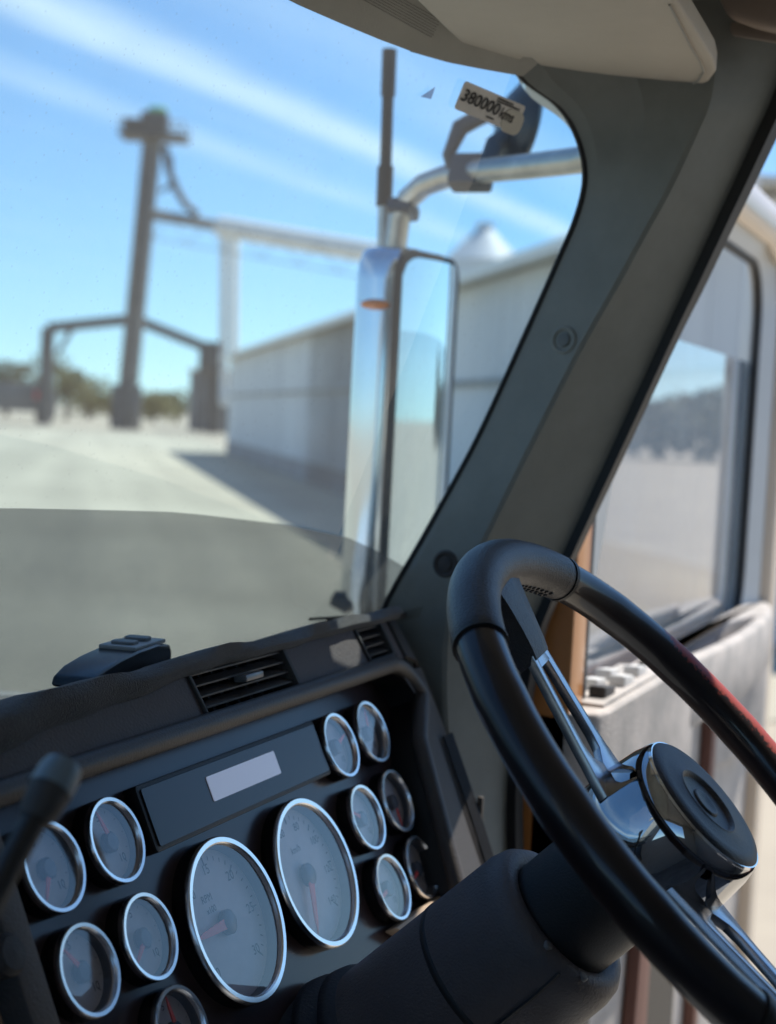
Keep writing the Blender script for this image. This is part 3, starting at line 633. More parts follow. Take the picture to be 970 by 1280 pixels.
# display strip
M_lcd = mat('grey_lcd', (.62, .66, .76), .25); M_lcd.node_tree.nodes['Principled BSDF'].inputs['Emission Color'].default_value = (.55, .62, .85, 1); M_lcd.node_tree.nodes['Principled BSDF'].inputs['Emission Strength'].default_value = .13
D0, D1 = on_panel(163, 985, -.006), on_panel(197, 1066, -.006)
dx0, dx1, dv0, dv1 = D0[0]+.001, 1.214, D1[1], D0[1]
MB().prism([pan(x, v, SURF) for x, v in rrect(dx0, dx1, dv0, dv1, .003)], PN*.011).build('display_surround', M_black, dash, bevel=.0012)
ds = MB().prism([pan(x, v, SURF+.0112) for x, v in rrect(dx0+.004, dx1-.004, dv0+.0035, dv1-.0035, .002)], PN*.0012).build('display_strip', mat('smoked_display', (.034, .025, .025), .22, spec=.38), dash)
s0, s1 = on_panel(256, 972, -.002), on_panel(352, 967, -.002)
MB().prism([pan(x, v, SURF+.0126) for x, v in rrect(s0[0], s1[0]-.002, s1[1]+.0005, s0[1], .0015)], PN*.0006).build('lcd_window', M_lcd, ds)


M_dial = mat('silver_dial', (.70, .65, .64), .55, var=.06, vscale=60); M_needle = mat('red_needle', (1.0, .10, .07), .4); M_gink = mat('dial_ink', (.04, .04, .045), .6)
M_gglass = glass('gauge_glass', (.92, .92, .94), .050, dust=.04, dustcol=(.62, .60, .62), rough=.03, dscale=40)
M_can = mat('gauge_can_black', (.010, .009, .009), .22)
M_bezel = mat('gauge_chrome', (.88, .87, .87), .26, metal=1.0)
GM = {}
M_hubg = mat('grey_needle_hub', (.10, .10, .11), .4)
def gauge_meshes(R, key, numerals):
    d = -.0095 if R < .05 else -.0130
    G = {}
    G['can'] = MB().lathe([(R*.985, SURF-.002), (R*.995, SURF+.003), (R*.985, -.003), (R*.90, -.003)], n=56).mesh('gauge')
    w = .0060 if R > .05 else .0041
    pr_ = [(R*.985, -.0035), (R, -.002), (R-.0005, .0006), (R-w*.22, .0015), (R-w*.80, .0013), (R-w*.96, .0002), (R-w, -.003)]
    G['bezel'] = MB().lathe(pr_, n=64).mesh('bezel')
    G['liner'] = MB().lathe([(R-w, -.0028), (R-w-.0006, d)], n=48).mesh('liner')
    G['dial'] = MB().lathe([(R-w-.0004, d), (.0002, d)], n=48).mesh('dial', ang=60)
    G['glass'] = MB().lathe([(R-w, -.0018), (.0002, -.0018)], n=48).mesh('glass', ang=180)
    mk = MB(); n = 31 if R > .05 else 11
    for i in range(n):
        a = rad(225 - 270*i/(n-1)); big = i % 5 == 0; r1 = (R-w)*.90; r0 = r1 - R*(.10 if big else .055); t = R*(.011 if big else .006)
        u = np.array([math.cos(a), math.sin(a), 0]); v = np.array([-u[1], u[0], 0]); z = np.array([0, 0, d+.0004])
        mk.add([u*r0-v*t+z, u*r1-v*t+z, u*r1+v*t+z, u*r0+v*t+z], [(0, 1, 2, 3)])
    G['marks'] = mk.mesh('scale_marks')
    hubr = R*.15 if R > .05 else R*.24
    G['hub'] = MB().lathe([(hubr, d+.0015), (hubr, d+.0055), (hubr*.8, d+.0068), (.0001, d+.007)], n=24).mesh('needle_hub')
    l = R*.80; nb = MB(); zb = d+.0050; wd = R*.068
    nb.prism([(0, -wd, zb), (l*.75, -wd*.55, zb), (l, 0, zb), (l*.75, wd*.55, zb), (0, wd, zb)], (0, 0, .0012))
    G['needle'] = nb.mesh('needle'); G['d'] = d
    G['nums'] = []
    for txt, rr2, a, size in numerals: G['nums'].append((text_mesh(txt, size, 'numeral'), rr2*math.cos(rad(a)), rr2*math.sin(rad(a))))
    GM[key] = G
RB, RS = .0619, .0300
def dialnums(vals, r, size): return [(str(v), r, 225-270*i/(len(vals)-1), size) for i, v in enumerate(vals)]
gauge_meshes(RB, 'tach', dialnums(['0', '5', '10', '15', '20', '25', '30'], RB*.66, RB*.17) + [('RPM', RB*.40, 118, RB*.13), ('x100', RB*.27, 128, RB*.11)])
gauge_meshes(RB, 'speed', dialnums(['0', '20', '40', '60', '80', '100', '120', '140'], RB*.66, RB*.15) + [('km/h', RB*.36, 90, RB*.13)])
gauge_meshes(RS, 'small', dialnums(['0', '5', '10'], RS*.60, RS*.26))
def gauge(x, v, key, ang, lab):
    G = GM[key]; M0 = frame_matrix(pan(x, v, 0), PX, PV, PN)
    g_ = mesh_obj('gauge', G['can'], M_can, dash, M0); g_['label'] = lab
    for nm, k, m_ in (('bezel', 'bezel', M_bezel), ('liner', 'liner', M_hubg), ('dial', 'dial', M_dial), ('scale_marks', 'marks', M_gink), ('needle_hub', 'hub', M_hubg), ('glass', 'glass', M_gglass)):
        mesh_obj(nm, G[k], m_, g_, M0)
    mesh_obj('needle', G['needle'], M_needle, g_, M0 @ Matrix.Rotation(rad(ang), 4, 'Z'))
    for me, nx, ny in G['nums']: mesh_obj('numeral', me, M_gink, g_, M0 @ Matrix.Translation((nx, ny, G['d']+.0006)))
c1_, c2_, c4_, c5_ = .807, .879, 1.244, 1.3155; r1_, r2_, r3_ = .0657, -.0018, -.0663
gauge(.9892, -.0214, 'tach', 180, 'large chrome-ringed rev counter, needle pointing left'); gauge(1.1259, -.0210, 'speed', 245, 'large chrome-ringed speedometer, needle pointing down')
for x, v, a, lab in ((c1_, r1_, 235, 'small gauge behind the gear lever knob'), (c2_, r1_, 105, 'small gauge left of the display strip'), (c1_, r2_, 125, 'small gauge at lower left with its needle up'), (c2_, r2_, 215, 'small gauge touching the rev counter'),
    (c2_, r3_, 90, 'small gauge cut off by the bottom edge'), (c4_, r1_, 20, 'small gauge at the display strip end'), (c5_, r1_, 70, 'small gauge at the top right corner'), (c4_, r2_, 150, 'small gauge right of the speedometer'),
    (c5_, r2_, 265, 'small gauge in the right column, middle'), (c4_, r3_, 190, 'small gauge at the bottom right beside the column'), (c5_, r3_, 200, 'small gauge at the right bottom corner')):
    gauge(x, v, 'small', a, lab)

# ================================================================== DASH MAT + DEVICE
M_mat = mat('dash_mat_cloth', (.032, .029, .027), .95, var=.3, vscale=60, bump=1.0, bscale=900, sheen=.4)
rows = []
for x in np.linspace(-.4, 1.425, 130):
    wv = .0016*math.sin(x*31)+.0012*math.sin(x*77+1); dr = np.interp(x, [-.4, .7, .85, 1.0, 1.2, 1.43], [.030, .027, .017, .006, .004, .004])
    th = .007
    lo = fas(x, 1, .004) + np.array([0, -.22*dr, -dr]); ed = fas(x, 1, .007) + np.array([0, 0, -.15*dr])
    rows.append([tuple(lo+np.array([0, .006, 0])), tuple(lo+np.array([0, -.002+wv, -.002])), tuple(lo+np.array([0, -.006+wv, .004])), tuple(ed+np.array([0, -.006+wv, 0])), tuple(ed+np.array([0, -.001, .007+wv])), (x, .600, 2.148+th+wv*1.3), (x, .66, 2.126+th+wv), (x, .80, 2.079+th), (x, .86, 2.057+th), (x, .86, 2.054), (x, .80, 2.075), (x, .66, 2.123), (x, .6, 2.144), tuple(fas(x, 1, -.001))])
dm = MB(); dm.grid(rows, closed_v=True); dmo = dm.build('dash_mat', M_mat, ang=80); tag(dmo, 'dark cloth dash mat lying along the top of the dashboard', 'dash mat')
e = empty('handheld_remote', (1.04, .66, 2.15), 'black handheld remote with grey buttons lying on the dash mat', 'remote')
fx = np.array([.9, .43, -.0]); fx /= np.linalg.norm(fx)
a0, a1 = atY(90, 850, .645), atY(190, 822, .670); a0[2] = 2.140; 
dirx = a1-a0; dirx[2] = 0; ln_ = np.linalg.norm(dirx); dirx /= ln_; diry = np.array([-dirx[1], dirx[0], 0])
Md = frame_matrix(a0+np.array([0, 0, -.002]), dirx, diry, np.array([0, 0, 1.]))
pf_ = [(0, 0), (.004, .008), (.020, .013), (.05, .0165), (ln_*.55, .0185), (ln_*.8, .0185), (ln_*.97, .015), (ln_, .009), (ln_, 0)]
bd = MB(); bd.prism([(x, -.018, z) for x, z in pf_], (0, .036, 0)); mesh_obj('case', bd.mesh('case', bevel=.004, seg=3), mat('gloss_black_case', (.010, .012, .014), .25), e, Md)
tpp = MB(); tpp.prism([(ln_*.52, -.016, .0180), (ln_*.93, -.016, .0168), (ln_*.93, .016, .0168), (ln_*.52, .016, .0180)], (0, 0, .0035)); mesh_obj('top_plate', tpp.mesh('top_plate', bevel=.0012), mat('grey_remote_plate', (.30, .31, .31), .35), e, Md)
for k in (0, 1): bt = MB(); bt.prism([(ln_*(.57+.17*k)+x, y, .0208) for x, y in rrect(0, .015, -.010, .010, .004)], (0, 0, .003)); mesh_obj('button', bt.mesh('button', bevel=.0008), mat('grey_button', (.15, .16, .165), .4), e, Md)
lp_ = MB(); lp_.box((.012, -.018, .006), (.003, .002, .004)); mesh_obj('lamp', lp_.mesh('lamp'), mat('pale_lamp', (.6, .6, .58), .3), e, Md)

# ================================================================== STEERING COLUMN + WHEEL
BET = rad(45.5); WA = np.array([0, -math.cos(BET), math.sin(BET)]); WC = np.array([1.06, .193, 2.095]); WU = np.array([1., 0, 0]); WV = np.array([0, math.sin(BET), math.cos(BET)]); WR, WT = .2205, .0168
def wp(r, a, s=0.0): return WC + r*(math.cos(rad(a))*WU + math.sin(rad(a))*WV) + WA*s
M_shroud = mat('charcoal_shroud_plastic', (.110, .092, .088), .5, var=.12, vscale=18, bump=.45, bscale=520)
e = empty('steering_column', tuple(WC-WA*.42), 'charcoal plastic steering column shroud with a ribbed boot below the wheel', 'steering column')
cs = MB(); cs.lathe([(.040, -.137), (.0500, -.131), (.0575, -.132), (.0625, -.138), (.0650, -.149), (.0665, -.21), (.0680, -.27), (.0690, -.31)], WC, WA, u=WU, n=56); sh_ = cs.build('upper_shroud', M_shroud, e, ang=50)
sm_ = MB(); sm_.tube([WC+WA*s+.0805*(math.cos(rad(203))*WU+math.sin(rad(203))*WV)*(r/.0805) for s, r in ((-.137, .0625), (-.16, .0658), (-.20, .0668), (-.27, .0683))], .0016, 6); sm_.build('shroud_seam', M_black, sh_)
for a_ in (186, 222):
    c_ = WC-WA*.135+.0555*(math.cos(rad(a_))*WU+math.sin(rad(a_))*WV)+WA*.0035; MB().lathe([(.0035, -.002), (.0035, .0006), (.0028, .0012), (.0001, .0013)], c_, WA, n=16).build('screw', M_greyst, e)
MB().lathe([(.0664, -.2080), (.0672, -.2095), (.0672, -.2125), (.0664, -.2140)], WC, WA, n=56).build('shroud_band', M_black, sh_)
MB().lathe([(.0455, -.142), (.0450, -.06), (.040, -.056), (.03, -.056)], WC, WA, n=48).build('collar', M_black, e, ang=50)
bt_ = MB(); pf2 = [(.067, -.30)]
for k in range(6): s = -.305-.022*k; pf2 += [(.074+.006*k, s), (.076+.006*k, s-.008), (.069+.006*k, s-.016)]
bt_.lathe(pf2, WC, WA, n=56); bt_.build('ribbed_boot', mat('boot_rubber', (.022, .023, .027), .6, var=.1, vscale=20, bump=.3, bscale=300), e, ang=60)
st_ = MB(); a = WC-WA*.19+WU*-.0+WV*-.05; st_.tube([a, a-WU*.05-WV*.035, a-WU*.09-WV*.07], [.007, .006, .006], 10); st_.build('stalk', M_black, e)

sw_ = empty('steering_wheel', tuple(WC-WA*.03), 'dark glossy steering wheel with leather grips, alloy spokes and chrome hub', 'steering wheel')
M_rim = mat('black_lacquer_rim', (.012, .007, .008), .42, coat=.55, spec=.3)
_t = M_rim.node_tree; _b = _t.nodes['Principled BSDF']; _a = N(_t, 'ShaderNodeAttribute', attribute_name='red_patch'); _n = N(_t, 'ShaderNodeTexNoise'); _n.inputs['Scale'].default_value = 260; _n.inputs['Detail'].default_value = 5
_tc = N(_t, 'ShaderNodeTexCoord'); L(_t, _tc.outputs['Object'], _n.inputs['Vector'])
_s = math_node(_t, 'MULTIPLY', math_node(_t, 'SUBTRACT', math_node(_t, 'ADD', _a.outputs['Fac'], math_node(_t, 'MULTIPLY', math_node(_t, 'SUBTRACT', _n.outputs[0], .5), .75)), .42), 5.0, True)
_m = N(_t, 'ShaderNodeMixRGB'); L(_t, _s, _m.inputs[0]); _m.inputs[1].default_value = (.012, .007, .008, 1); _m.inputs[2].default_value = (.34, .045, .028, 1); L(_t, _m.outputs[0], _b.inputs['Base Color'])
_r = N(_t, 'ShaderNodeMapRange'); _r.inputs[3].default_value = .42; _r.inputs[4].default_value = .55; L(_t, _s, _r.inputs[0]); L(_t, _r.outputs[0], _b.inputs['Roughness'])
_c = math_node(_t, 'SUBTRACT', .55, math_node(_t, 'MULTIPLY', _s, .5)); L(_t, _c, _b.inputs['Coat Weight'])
M_grip = mat('black_leather', (.034, .032, .036), .38, var=.15, vscale=40, bump=.5, bscale=700)
S1A, S2A = 97.0, 240.0; GH = 34.0
def ring_tube(a0, a1, r, n, rfun=None, sec=24):
    m_ = MB(); k = [a0+(a1-a0)*i/n for i in range(n+1)]; m_.tube([wp(WR, a) for a in k], [r if rfun is None else rfun(a) for a in k], sec, up=tuple(WA)); return m_
def wobble(a): return WT*(.965+.02*max(0, math.sin(rad(a*18)))**2 * (1 if True else 0))
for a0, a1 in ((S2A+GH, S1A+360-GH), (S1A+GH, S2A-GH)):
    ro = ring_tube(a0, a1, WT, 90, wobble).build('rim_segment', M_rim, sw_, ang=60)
    at_ = ro.data.attributes.new('red_patch', 'FLOAT', 'POINT')  # speckled red patch along the upper rim, over the black
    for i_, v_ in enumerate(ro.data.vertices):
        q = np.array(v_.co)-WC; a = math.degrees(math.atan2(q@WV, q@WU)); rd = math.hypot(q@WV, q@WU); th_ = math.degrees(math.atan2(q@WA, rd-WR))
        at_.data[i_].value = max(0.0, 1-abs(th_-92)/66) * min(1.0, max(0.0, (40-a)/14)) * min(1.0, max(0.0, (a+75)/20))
for sa in (S1A, S2A):
    g_ = ring_tube(sa-GH, sa+GH, WT*1.05, 50, lambda a: WT*(1.06 if abs(a-sa) < GH-1.2 else 1.0)); go = g_.build('grip', M_grip, sw_, ang=50)
    for s in (-1, 1): ring_tube(sa+s*GH-.5, sa+s*GH+.5, WT*1.085, 4).build('grip_band', M_black, go)
    # finger bumps on the underside of the grip
    fb = MB()
    for i in range(13):
        for j in range(4):
            a = sa-GH+5+i*1.9; th = rad(-120+j*18); c_ = wp(WR-math.cos(th+rad(0))*-0, a); rdir = (math.cos(rad(a))*WU+math.sin(rad(a))*WV)
            d_ = -rdir*math.cos(rad(20+j*16)) - WA*math.sin(rad(20+j*16)); p = c_+d_*WT*1.055; fb.lathe([(.0022, -.0006), (.0016, .0010), (.0001, .0014)], p, d_, n=6)
    tag(fb.build('grip_studs', M_grip, go), kind='stuff')
# spokes: leather-covered root at the rim, then slotted alloy to the hub
M_alloy = M_scr
def spoke(sa):
    u = math.cos(rad(sa))*WU+math.sin(rad(sa))*WV; v = np.cross(WA, u)
    def P(r, w, s): return WC+u*r+v*w+WA*s
    def hgt(r): return np.interp(r, [.05, .09, .15, .205], [-.040, -.032, -.018, -.003])
    m_ = MB(); rows = []
    for r, w, t in ((.214, .042, .013), (.205, .036, .0135), (.19, .029, .0135), (.172, .0245, .013), (.158, .0225, .012), (.150, .0215, .010)):
        s = hgt(r); rows.append([P(r, -w, s-t*.4), P(r, -w*.85, s+t*.55), P(r, 0, s+t*.8), P(r, w*.85, s+t*.55), P(r, w, s-t*.4), P(r, w*.8, s-t), P(r, -w*.8, s-t)])
    m_.grid(rows, closed_v=True); so_ = m_.build('spoke', M_grip, sw_, ang=50)
    al = MB()
    for sgn in (-1, 1):
        rows = []
        for r, wi, wo in ((.154, .0085, .0195), (.140, .0115, .0205), (.11, .0145, .0240), (.085, .0165, .0275), (.074, .0130, .0290), (.066, .0008, .0310), (.05, .0004, .034)):
            s = hgt(r); rows.append([P(r, sgn*wi, s+.004), P(r, sgn*wo, s+.0045), P(r, sgn*(wo+.0006), s-.003), P(r, sgn*wi, s-.003)])
        al.grid(rows, closed_v=True)
    cap = MB(); rows = []
    for r in (.158, .150, .144):
        s = hgt(r); rows.append([P(r, -.0193, s+.0042), P(r, .0193, s+.0042), P(r, .0193, s-.003), P(r, -.0193, s-.003)])
    al.grid(rows, closed_v=True)
    al.build('alloy_arm', M_alloy, so_, ang=30, bevel=.0007)
for sa in (S1A, S2A): spoke(sa)
HO = WC+WA*-.006
hb = MB(); hb.lathe([(.030, -.060), (.052, -.060), (.0585, -.056), (.0605, -.050), (.0600, -.030), (.0575, -.006), (.0545, .0060), (.0530, .0075)], HO, WA, n=72); hb.build('hub_bowl', mat('dark_chrome', (.46, .465, .48), .04, metal=1.0), sw_, ang=50)
MB().lathe([(.0534, .0055), (.0540, .0070), (.0530, .0085), (.0518, .0085)], HO, WA, n=72).build('hub_ring', M_chrome, sw_, ang=50)
hc = MB(); hc.lathe([(.0520, .0060), (.0520, .0086), (.0498, .0106), (.043, .0116), (.0275, .0114), (.0260, .0122), (.0245, .0116), (.0230, .0096), (.0222, .0090), (.0118, .0090), (.0110, .0102), (.0098, .0105), (.0070, .0096), (.0001, .0094)], HO, WA, n=64)
hc.build('horn_cap', mat('soft_black_cap', (.028, .025, .025), .48, var=.12, vscale=30, bump=.25, bscale=600), sw_, ang=45)

# ================================================================== GEAR LEVER
e = empty('gear_lever', (.42, .25, 1.2), 'black gear lever with a blurred grey-topped knob at the left edge', 'gear lever')
k0, k1 = atD(66, 982, .70), atD(-8, 1118, .66); dr = k1-k0; dr /= np.linalg.norm(dr)
foot = np.array([.42, .25, 1.2])
MB().tube([k0+dr*.004, k0+dr*.02, k1, k1+dr*.04, k1*.6+foot*.4, foot], [.0070, .0060, .0064, .0075, .010, .012], 16).build('shaft', M_black, e)
kb = MB(); kb.lathe([(.0065, .020), (.0090, .014), (.0100, .004), (.0098, -.006), (.0084, -.0105), (.0001, -.0115)], k0, dr, n=28); kb.build('knob', M_dark, e, ang=50)
kc = MB(); kc.lathe([(.0104, .0035), (.0102, -.0066), (.0088, -.0114), (.0001, -.0124)], k0, dr, n=28); kc.build('knob_cap', mat('grey_blue_knob', (.15, .20, .23), .35), e, ang=50)

# ================================================================== OPEN DRIVER'S DOOR (swung out square to the cab)
M_doortrim = mat('dusty_grey_door_trim', (.36, .335, .31), .75, vscale=16, bump=.5, bscale=300, col2=(.56, .505, .46))
M_cream = mat('cream_door_paint', (.66, .55, .43), .4, coat=.3, var=.05, vscale=6)
M_greyframe = mat('grey_window_frame', (.55, .56, .55), .5, var=.05, vscale=6)
M_orange = mat('orange_door_paint', (.58, .235, .065), .35, coat=.4, var=.06, vscale=8)
M_dglass = glass('door_glass', (.80, .86, .90), .055, dust=.20, dustcol=(.66, .66, .66), dscale=6)
M_brown = mat('red_brown_plastic', (.17, .075, .055), .6, var=.1, vscale=10)
YG, YP, YA = .487, .455, .405; ZA = 2.045
X0, X1 = 1.645, 3.02
door = MB().prism([(X0+.03, YP, 1.28), (X1-.02, YP, 1.28), (X1-.02, YP, ZA-.02), (X0+.03, YP, ZA-.02)], (0, .02, 0)).build('door', M_doortrim, cab, bevel=.004); door['label'] = 'open driver door swung out beyond the wheel with sunlit dusty armrest'
X0, X1 = 1.645, 3.02
XG1, ZG1 = 2.865, 2.66
# window surround as a loop around a rounded opening
def rk(z): return max(0.0, z-2.30)*.72
inn = rrect(1.705, XG1, 2.00, ZG1, .10, 6); out_ = []
for x, z in inn:
    out_.append((max(X0, min(X1, x + (.16 if x > 2.6 else -.045 if x < 1.9 else 0))), z + (.10 if z > 2.5 else -.12 if z < 2.1 else 0)))
inn = [(x+rk(z)*(1 if x < 2.1 else 0), z) for x, z in inn]; out_ = [(x+rk(z)*(1 if x < 2.1 else 0), z) for x, z in out_]
fr_ = MB(); fr_.grid([[(x, YG-.028, z) for x, z in out_], [(x, YG-.035, z) for x, z in [((a[0]*.3+b[0]*.7), (a[1]*.3+b[1]*.7)) for a, b in zip(out_, inn)]], [(x, YG-.012, z) for x, z in inn], [(x, YG+.004, z) for x, z in inn], [(x, YG+.05, z) for x, z in out_]], closed_v=True)
fr_.build('window_surround', M_greyframe, door, ang=40)
MB().tube([(x, YG-.008, z) for x, z in inn], .008, 10, closed=True).build('window_seal', M_rubber, door)
MB().beam((X1-.045, YG-.040, 1.3), (X1-.045, YG-.040, 2.55), .075, .03, up=(0, 1, 0)).build('rear_edge_trim', M_cream, door, bevel=.008)
tpz = MB(); tpz.tube([(2.1, YG-.04, 2.72), (2.75, YG-.04, 2.72), (2.90, YG-.04, 2.69), (2.965, YG-.04, 2.6), (2.975, YG-.04, 2.4)], .035, 12, sx=.6); tpz.build('upper_frame_trim', M_cream, door)
glz = MB(); GT = 2.487; glz.prism([(1.70, YG+.002, 1.95), (XG1-.09, YG+.002, 1.95), (XG1-.09, YG+.002, GT-.012), (XG1-.10, YG+.002, GT), (1.70, YG+.002, GT)], (0, .0, 0)) if False else None
glz.grid([[(1.70, YG+.002, z), (2.2, YG+.002, z), (XG1+.01, YG+.002, z)] for z in (1.95, 2.2, GT)]); glz.build('window_glass', M_dglass, door, ang=180)
MB().prism([(XG1-.16, YG+.006, 1.98), (XG1+.01, YG+.006, 1.98), (XG1+.01, YG+.006, GT-.01), (XG1-.02, YG+.006, GT+.0), (XG1-.13, YG+.006, GT), (XG1-.16, YG+.006, GT-.03)], (0, .004, 0)).build('glass_run_panel', glass('smoked_quarter_glass', (.66, .74, .80), .05, dust=.12, dustcol=(.42, .48, .53)), door)
# lower door: inner panel, outer skin, orange hinge edge
MB().prism([(X0, YG+.05, 1.22), (X1, YG+.05, 1.22), (X1, YG+.05, 2.02), (X0, YG+.05, 2.02)], (0, .012, 0)).build('outer_skin', M_orange, door)
MB().prism([(1.600, .440, 1.22), (1.655, .440, 1.22), (1.655, .440, 2.30), (1.785, .440, 2.50), (1.73, .440, 2.50), (1.600, .440, 2.30)], (0, .075, 0)).build('hinge_edge', M_orange, door, bevel=.004)
MB().prism([(1.656, .443, 1.22), (1.676, .443, 1.22), (1.676, .443, 2.30), (1.806, .443, 2.50), (1.786, .443, 2.50), (1.656, .443, 2.30)], (0, .03, 0)).build('hinge_seal', M_rubber, door)
# armrest: switch block at the hinge end, pull handle towards the free end
ar = MB(); blk = [(1.600, YG-.006), (1.600, YA+.030), (1.615, YA+.006), (1.64, YA), (2.04, YA-.002), (2.10, YA-.004), (2.10, YG-.026), (2.50, YG-.026), (2.58, YP-.01), (2.70, YA+.02), (2.74, YA+.002), (2.86, YA+.012), (2.96, YP-.012), (2.98, YP), (2.98, YG-.016), (1.72, YG-.016)]
ar.prism([(x, y, 1.80) for x, y in blk], (0, 0, ZA-1.80)); arm = ar.build('armrest', M_doortrim, door, bevel=.007, seg=3)
MB().prism([(1.602, YA+.028, 1.60), (1.612, YA+.012, 1.60), (1.68, YA+.012, 1.60), (1.68, YA+.03, 1.60)], (0, 0, .20)).build('armrest_end', M_black, door)
ph = MB(); xs_ = np.linspace(2.08, 2.76, 15); bul = lambda x: -.004-.016*math.sin(math.pi*(x-2.08)/.68)
ph.grid([[(x, YA+bul(x), ZA-.004-.10*0-.018*0), (x, YA+bul(x)+.004, ZA+.001), (x, YA+bul(x)+.020, ZA+.001), (x, YA+bul(x)+.025, ZA-.004), (x, YA+bul(x)+.025, ZA-.085), (x, YA+bul(x)+.004, ZA-.095), (x, YA+bul(x), ZA-.088)] for x in xs_], closed_v=True)
ph.build('pull_handle', M_doortrim, door, ang=60)
MB().prism([(2.10, YA+.016, 1.935), (2.74, YA+.016, 1.935), (2.74, YP-.004, 1.935), (2.50, YG-.02, 1.935), (2.10, YG-.02, 1.935)], (0, 0, .006)).build('pull_cup', M_black, door)
sp2_ = [(1.650, YA+.010), (1.96, YA+.010), (1.96, YA+.070), (1.650, YA+.070)]
plt = MB().prism([(x, y, ZA) for x, y in sp2_], (0, 0, .004)).build('switch_plate', M_doortrim, door, bevel=.002)
M_sw = mat('pale_switch', (.62, .60, .57), .5)
for x, y, mm in ((1.71, YA+.028, M_dark), (1.755, YA+.050, M_sw), (1.80, YA+.028, M_sw), (1.835, YA+.054, M_sw), (1.885, YA+.032, M_sw)):
    MB().box((x, y, ZA+.008), (.046, .020, .014), Matrix.Rotation(rad(6), 3, 'Y')).build('window_switch', mm, door, bevel=.0025)
MB().prism([(2.09, YP-.012, 1.42), (2.30, YP-.012, 1.42), (2.30, YP-.012, 1.79), (2.09, YP-.012, 1.79)], (0, .008, 0)).build('map_pocket', M_black, door)
MB().prism([(1.99, YP-.02, 1.45), (2.08, YP-.02, 1.45), (2.08, YP-.02, 1.80), (2.03, YP-.02, 1.80)], (0, .018, 0)).build('brown_rib', M_brown, door, bevel=.003)
MB().prism([(2.44, YP-.02, 1.30), (2.48, YP-.02, 1.30), (2.48, YP-.02, 1.98), (2.44, YP-.02, 1.98)], (0, .018, 0)).build('brown_rib', M_brown, door, bevel=.003)
kp = MB(); kp.lathe([(.075, 0), (.07, .03), (.045, .042), (.0001, .045)], (2.32, YP, 1.76), (0, -1, 0), n=10); kp.build('door_bolster', M_doortrim, door, ang=40)
MB().box((2.16, YA+.045, 1.90), (.07, .012, .012)).build('latch_lever', M_sw, door, bevel=.003)

# ================================================================== SIDE MIRROR + ANTENNA
mir = empty('side_mirror', (1.98, .80, 1.9), 'tall chrome-shelled side mirror outside the windscreen on a steel arm', 'mirror')
XM = 1.93
ma, mb = atX(490, 306, XM), atX(482, 776, XM)      # inner front corner, top and bottom
zt, zb_ = ma[2], mb[2]-.02; ym = (ma[1]+mb[1])/2
ymf = atX(492, 450, XM)[1]                          # plane of the mirror glass (faces back)
MW, MD = .162, .085
# shell: rounded box, wide in X, deep in Y
def shell_ring(z, k):
    P = []
    for x, y in rrect(XM, XM+MW, 0, MD, .0415, 7):
        cx, cy = XM+MW/2, 0; P.append((cx+(x-cx)*k, ymf + y*(.55+.45*k), z))
    return P
zs = [(zb_, .80), (zb_+.006, .90), (zb_+.02, .97), (zb_+.045, 1), (zt-.045, 1), (zt-.02, .97), (zt-.006, .90), (zt, .80)]
msx = MB(); rws = [shell_ring(z, k) for z, k in zs]; msx.grid(rws, closed_v=True); nn_ = len(rws[0]); msx.f.append(tuple(range(nn_))); msx.f.append(tuple(range((len(rws)-1)*nn_, len(rws)*nn_)))
msx.build('shell', mat('mirror_chrome', (.72, .75, .78), .12, metal=1.0, var=.06, vscale=3), mir, ang=50)
gp = rrect(XM+.002, XM+MW+.001, zb_+.002, zt-.002, .03, 6)
MB().prism([(x, ymf-.004, z) for x, z in gp], (0, .007, 0)).build('rubber_gasket', M_rubber, mir, bevel=.002)
mg = MB(); mx0, mx1, mz0, mz1 = XM+.005, XM+MW-.008, zb_+.014, zt-.014
def mzl(x): d_ = max(0.0, .026-min(x-mx0, mx1-x)); return .026-math.sqrt(max(0.0, .026**2-d_**2))
mg.grid([[(x, ymf-.0045-.0170*(1-((x-(mx0+mx1)/2)/((mx1-mx0)/2))**2), mz0+mzl(x)+(mz1-mz0-2*mzl(x))*k) for k in np.linspace(0, 1, 9)] for x in np.linspace(mx0, mx1, 25)])
mg.build('mirror_glass', mat('mirror_glass', (.86, .90, .90), .03, metal=1.0), mir, ang=180)
al_ = atX(462, 379, XM-.012); MB().lathe([(.022, 0), (.021, .008), (.012, .014), (.0001, .016)], (XM+.004, al_[1], al_[2]), (-1, 0, 0), n=20, ell=.34).build('amber_marker', mat('amber_lens', (.60, .16, .03), .25), mir)
for o_m in list(mir.children):   # the head is turned a little towards the driver
    o_m.data.transform(Matrix.Translation((XM, ymf, 0)) @ Matrix.Rotation(rad(-9), 4, 'Z') @ Matrix.Translation((-XM, -ymf, 0)))
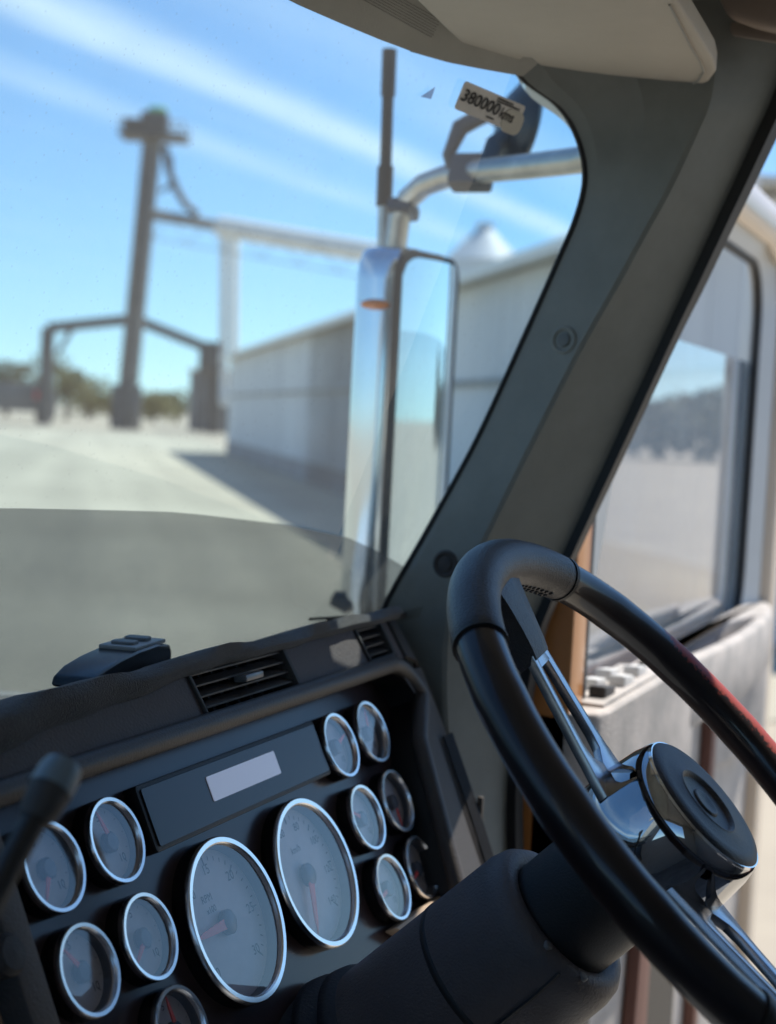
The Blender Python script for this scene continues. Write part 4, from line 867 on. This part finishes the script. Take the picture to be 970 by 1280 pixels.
# arm: steel tube from the pillar top, bending down into the shell
armp = [atX(q[0], q[1], xx) for q, xx in (((800, 180), 1.62), ((725, 200), 1.72), ((660, 208), 1.80), ((600, 214), 1.88), ((560, 220), 1.93), ((530, 231), 1.96), ((510, 249), 1.975), ((499, 272), 1.98), ((494, 312), 1.985))]
M_tube = mat('weathered_steel_tube', (.50, .47, .43), .32, metal=.85, var=.15, vscale=25)
MB().tube(armp, .0155, 16).build('upper_arm', M_tube, mir, ang=60)
for q, xx in (((504, 262), 1.977), ((590, 216), 1.89)):
    p = atX(*q, xx); MB().box(p, (.030, .055, .045) if q[0] > 550 else (.038, .038, .020), Matrix.Rotation(.4, 3, 'Y')).build('arm_clamp', mat('dark_clamp', (.10, .10, .105), .45, metal=.5), mir, bevel=.006)
lowp = [atX(450, 745, 1.97), atX(440, 757, 1.92), atX(422, 752, 1.86), atX(500, 800, 1.66)]
MB().tube([np.array([XM+.05, ymf+.04, zb_+.05]), atX(438, 757, 1.95), atX(418, 748, 1.95)], [.014, .016, .012], 12).build('lower_bracket', M_black, mir)
# dark convex spot mirror seen edge-on above the arm
e = empty('spot_mirror', tuple(atX(640, 160, 1.9)), 'dark round spot mirror clamped above the mirror arm behind the sticker', 'mirror')
pc = atX(652, 158, 1.95); MB().lathe([(.0001, .03), (.035, .026), (.058, .012), (.064, 0), (.060, -.006), (.0001, -.008)], pc, (-.55, .75, .15), n=36).build('mirror_back', mat('dark_mirror_back', (.030, .034, .040), .35), e, ang=60)
br = MB(); br.tube([atX(566, 216, 1.91), atX(560, 195, 1.91), atX(575, 160, 1.92), atX(610, 140, 1.94), pc], [.007, .008, .012, .014, .018], 10); br.tube([atX(610, 205, 1.88), atX(618, 180, 1.90), pc], [.012, .012, .014], 10); br.build('bracket', M_darkst, e, ang=60)
e = empty('radio_antenna', tuple(atX(480, 300, 2.0)), 'black radio antenna standing above the side mirror', 'antenna')
MB().tube([atX(487, 62, 2.0), atX(485, 120, 2.0)], .0105, 10).build('whip_top', M_black, e)
MB().tube([atX(485, 118, 2.0), atX(482, 212, 2.0)], .0085, 10).build('whip', M_black, e)
MB().tube([atX(482, 208, 2.0), atX(480, 258, 2.0)], .0115, 12).build('spring_base', M_black, e)
MB().tube([atX(480, 256, 2.0), atX(478, 330, 2.0)], .0085, 10).build('mount_post', M_tube, e)
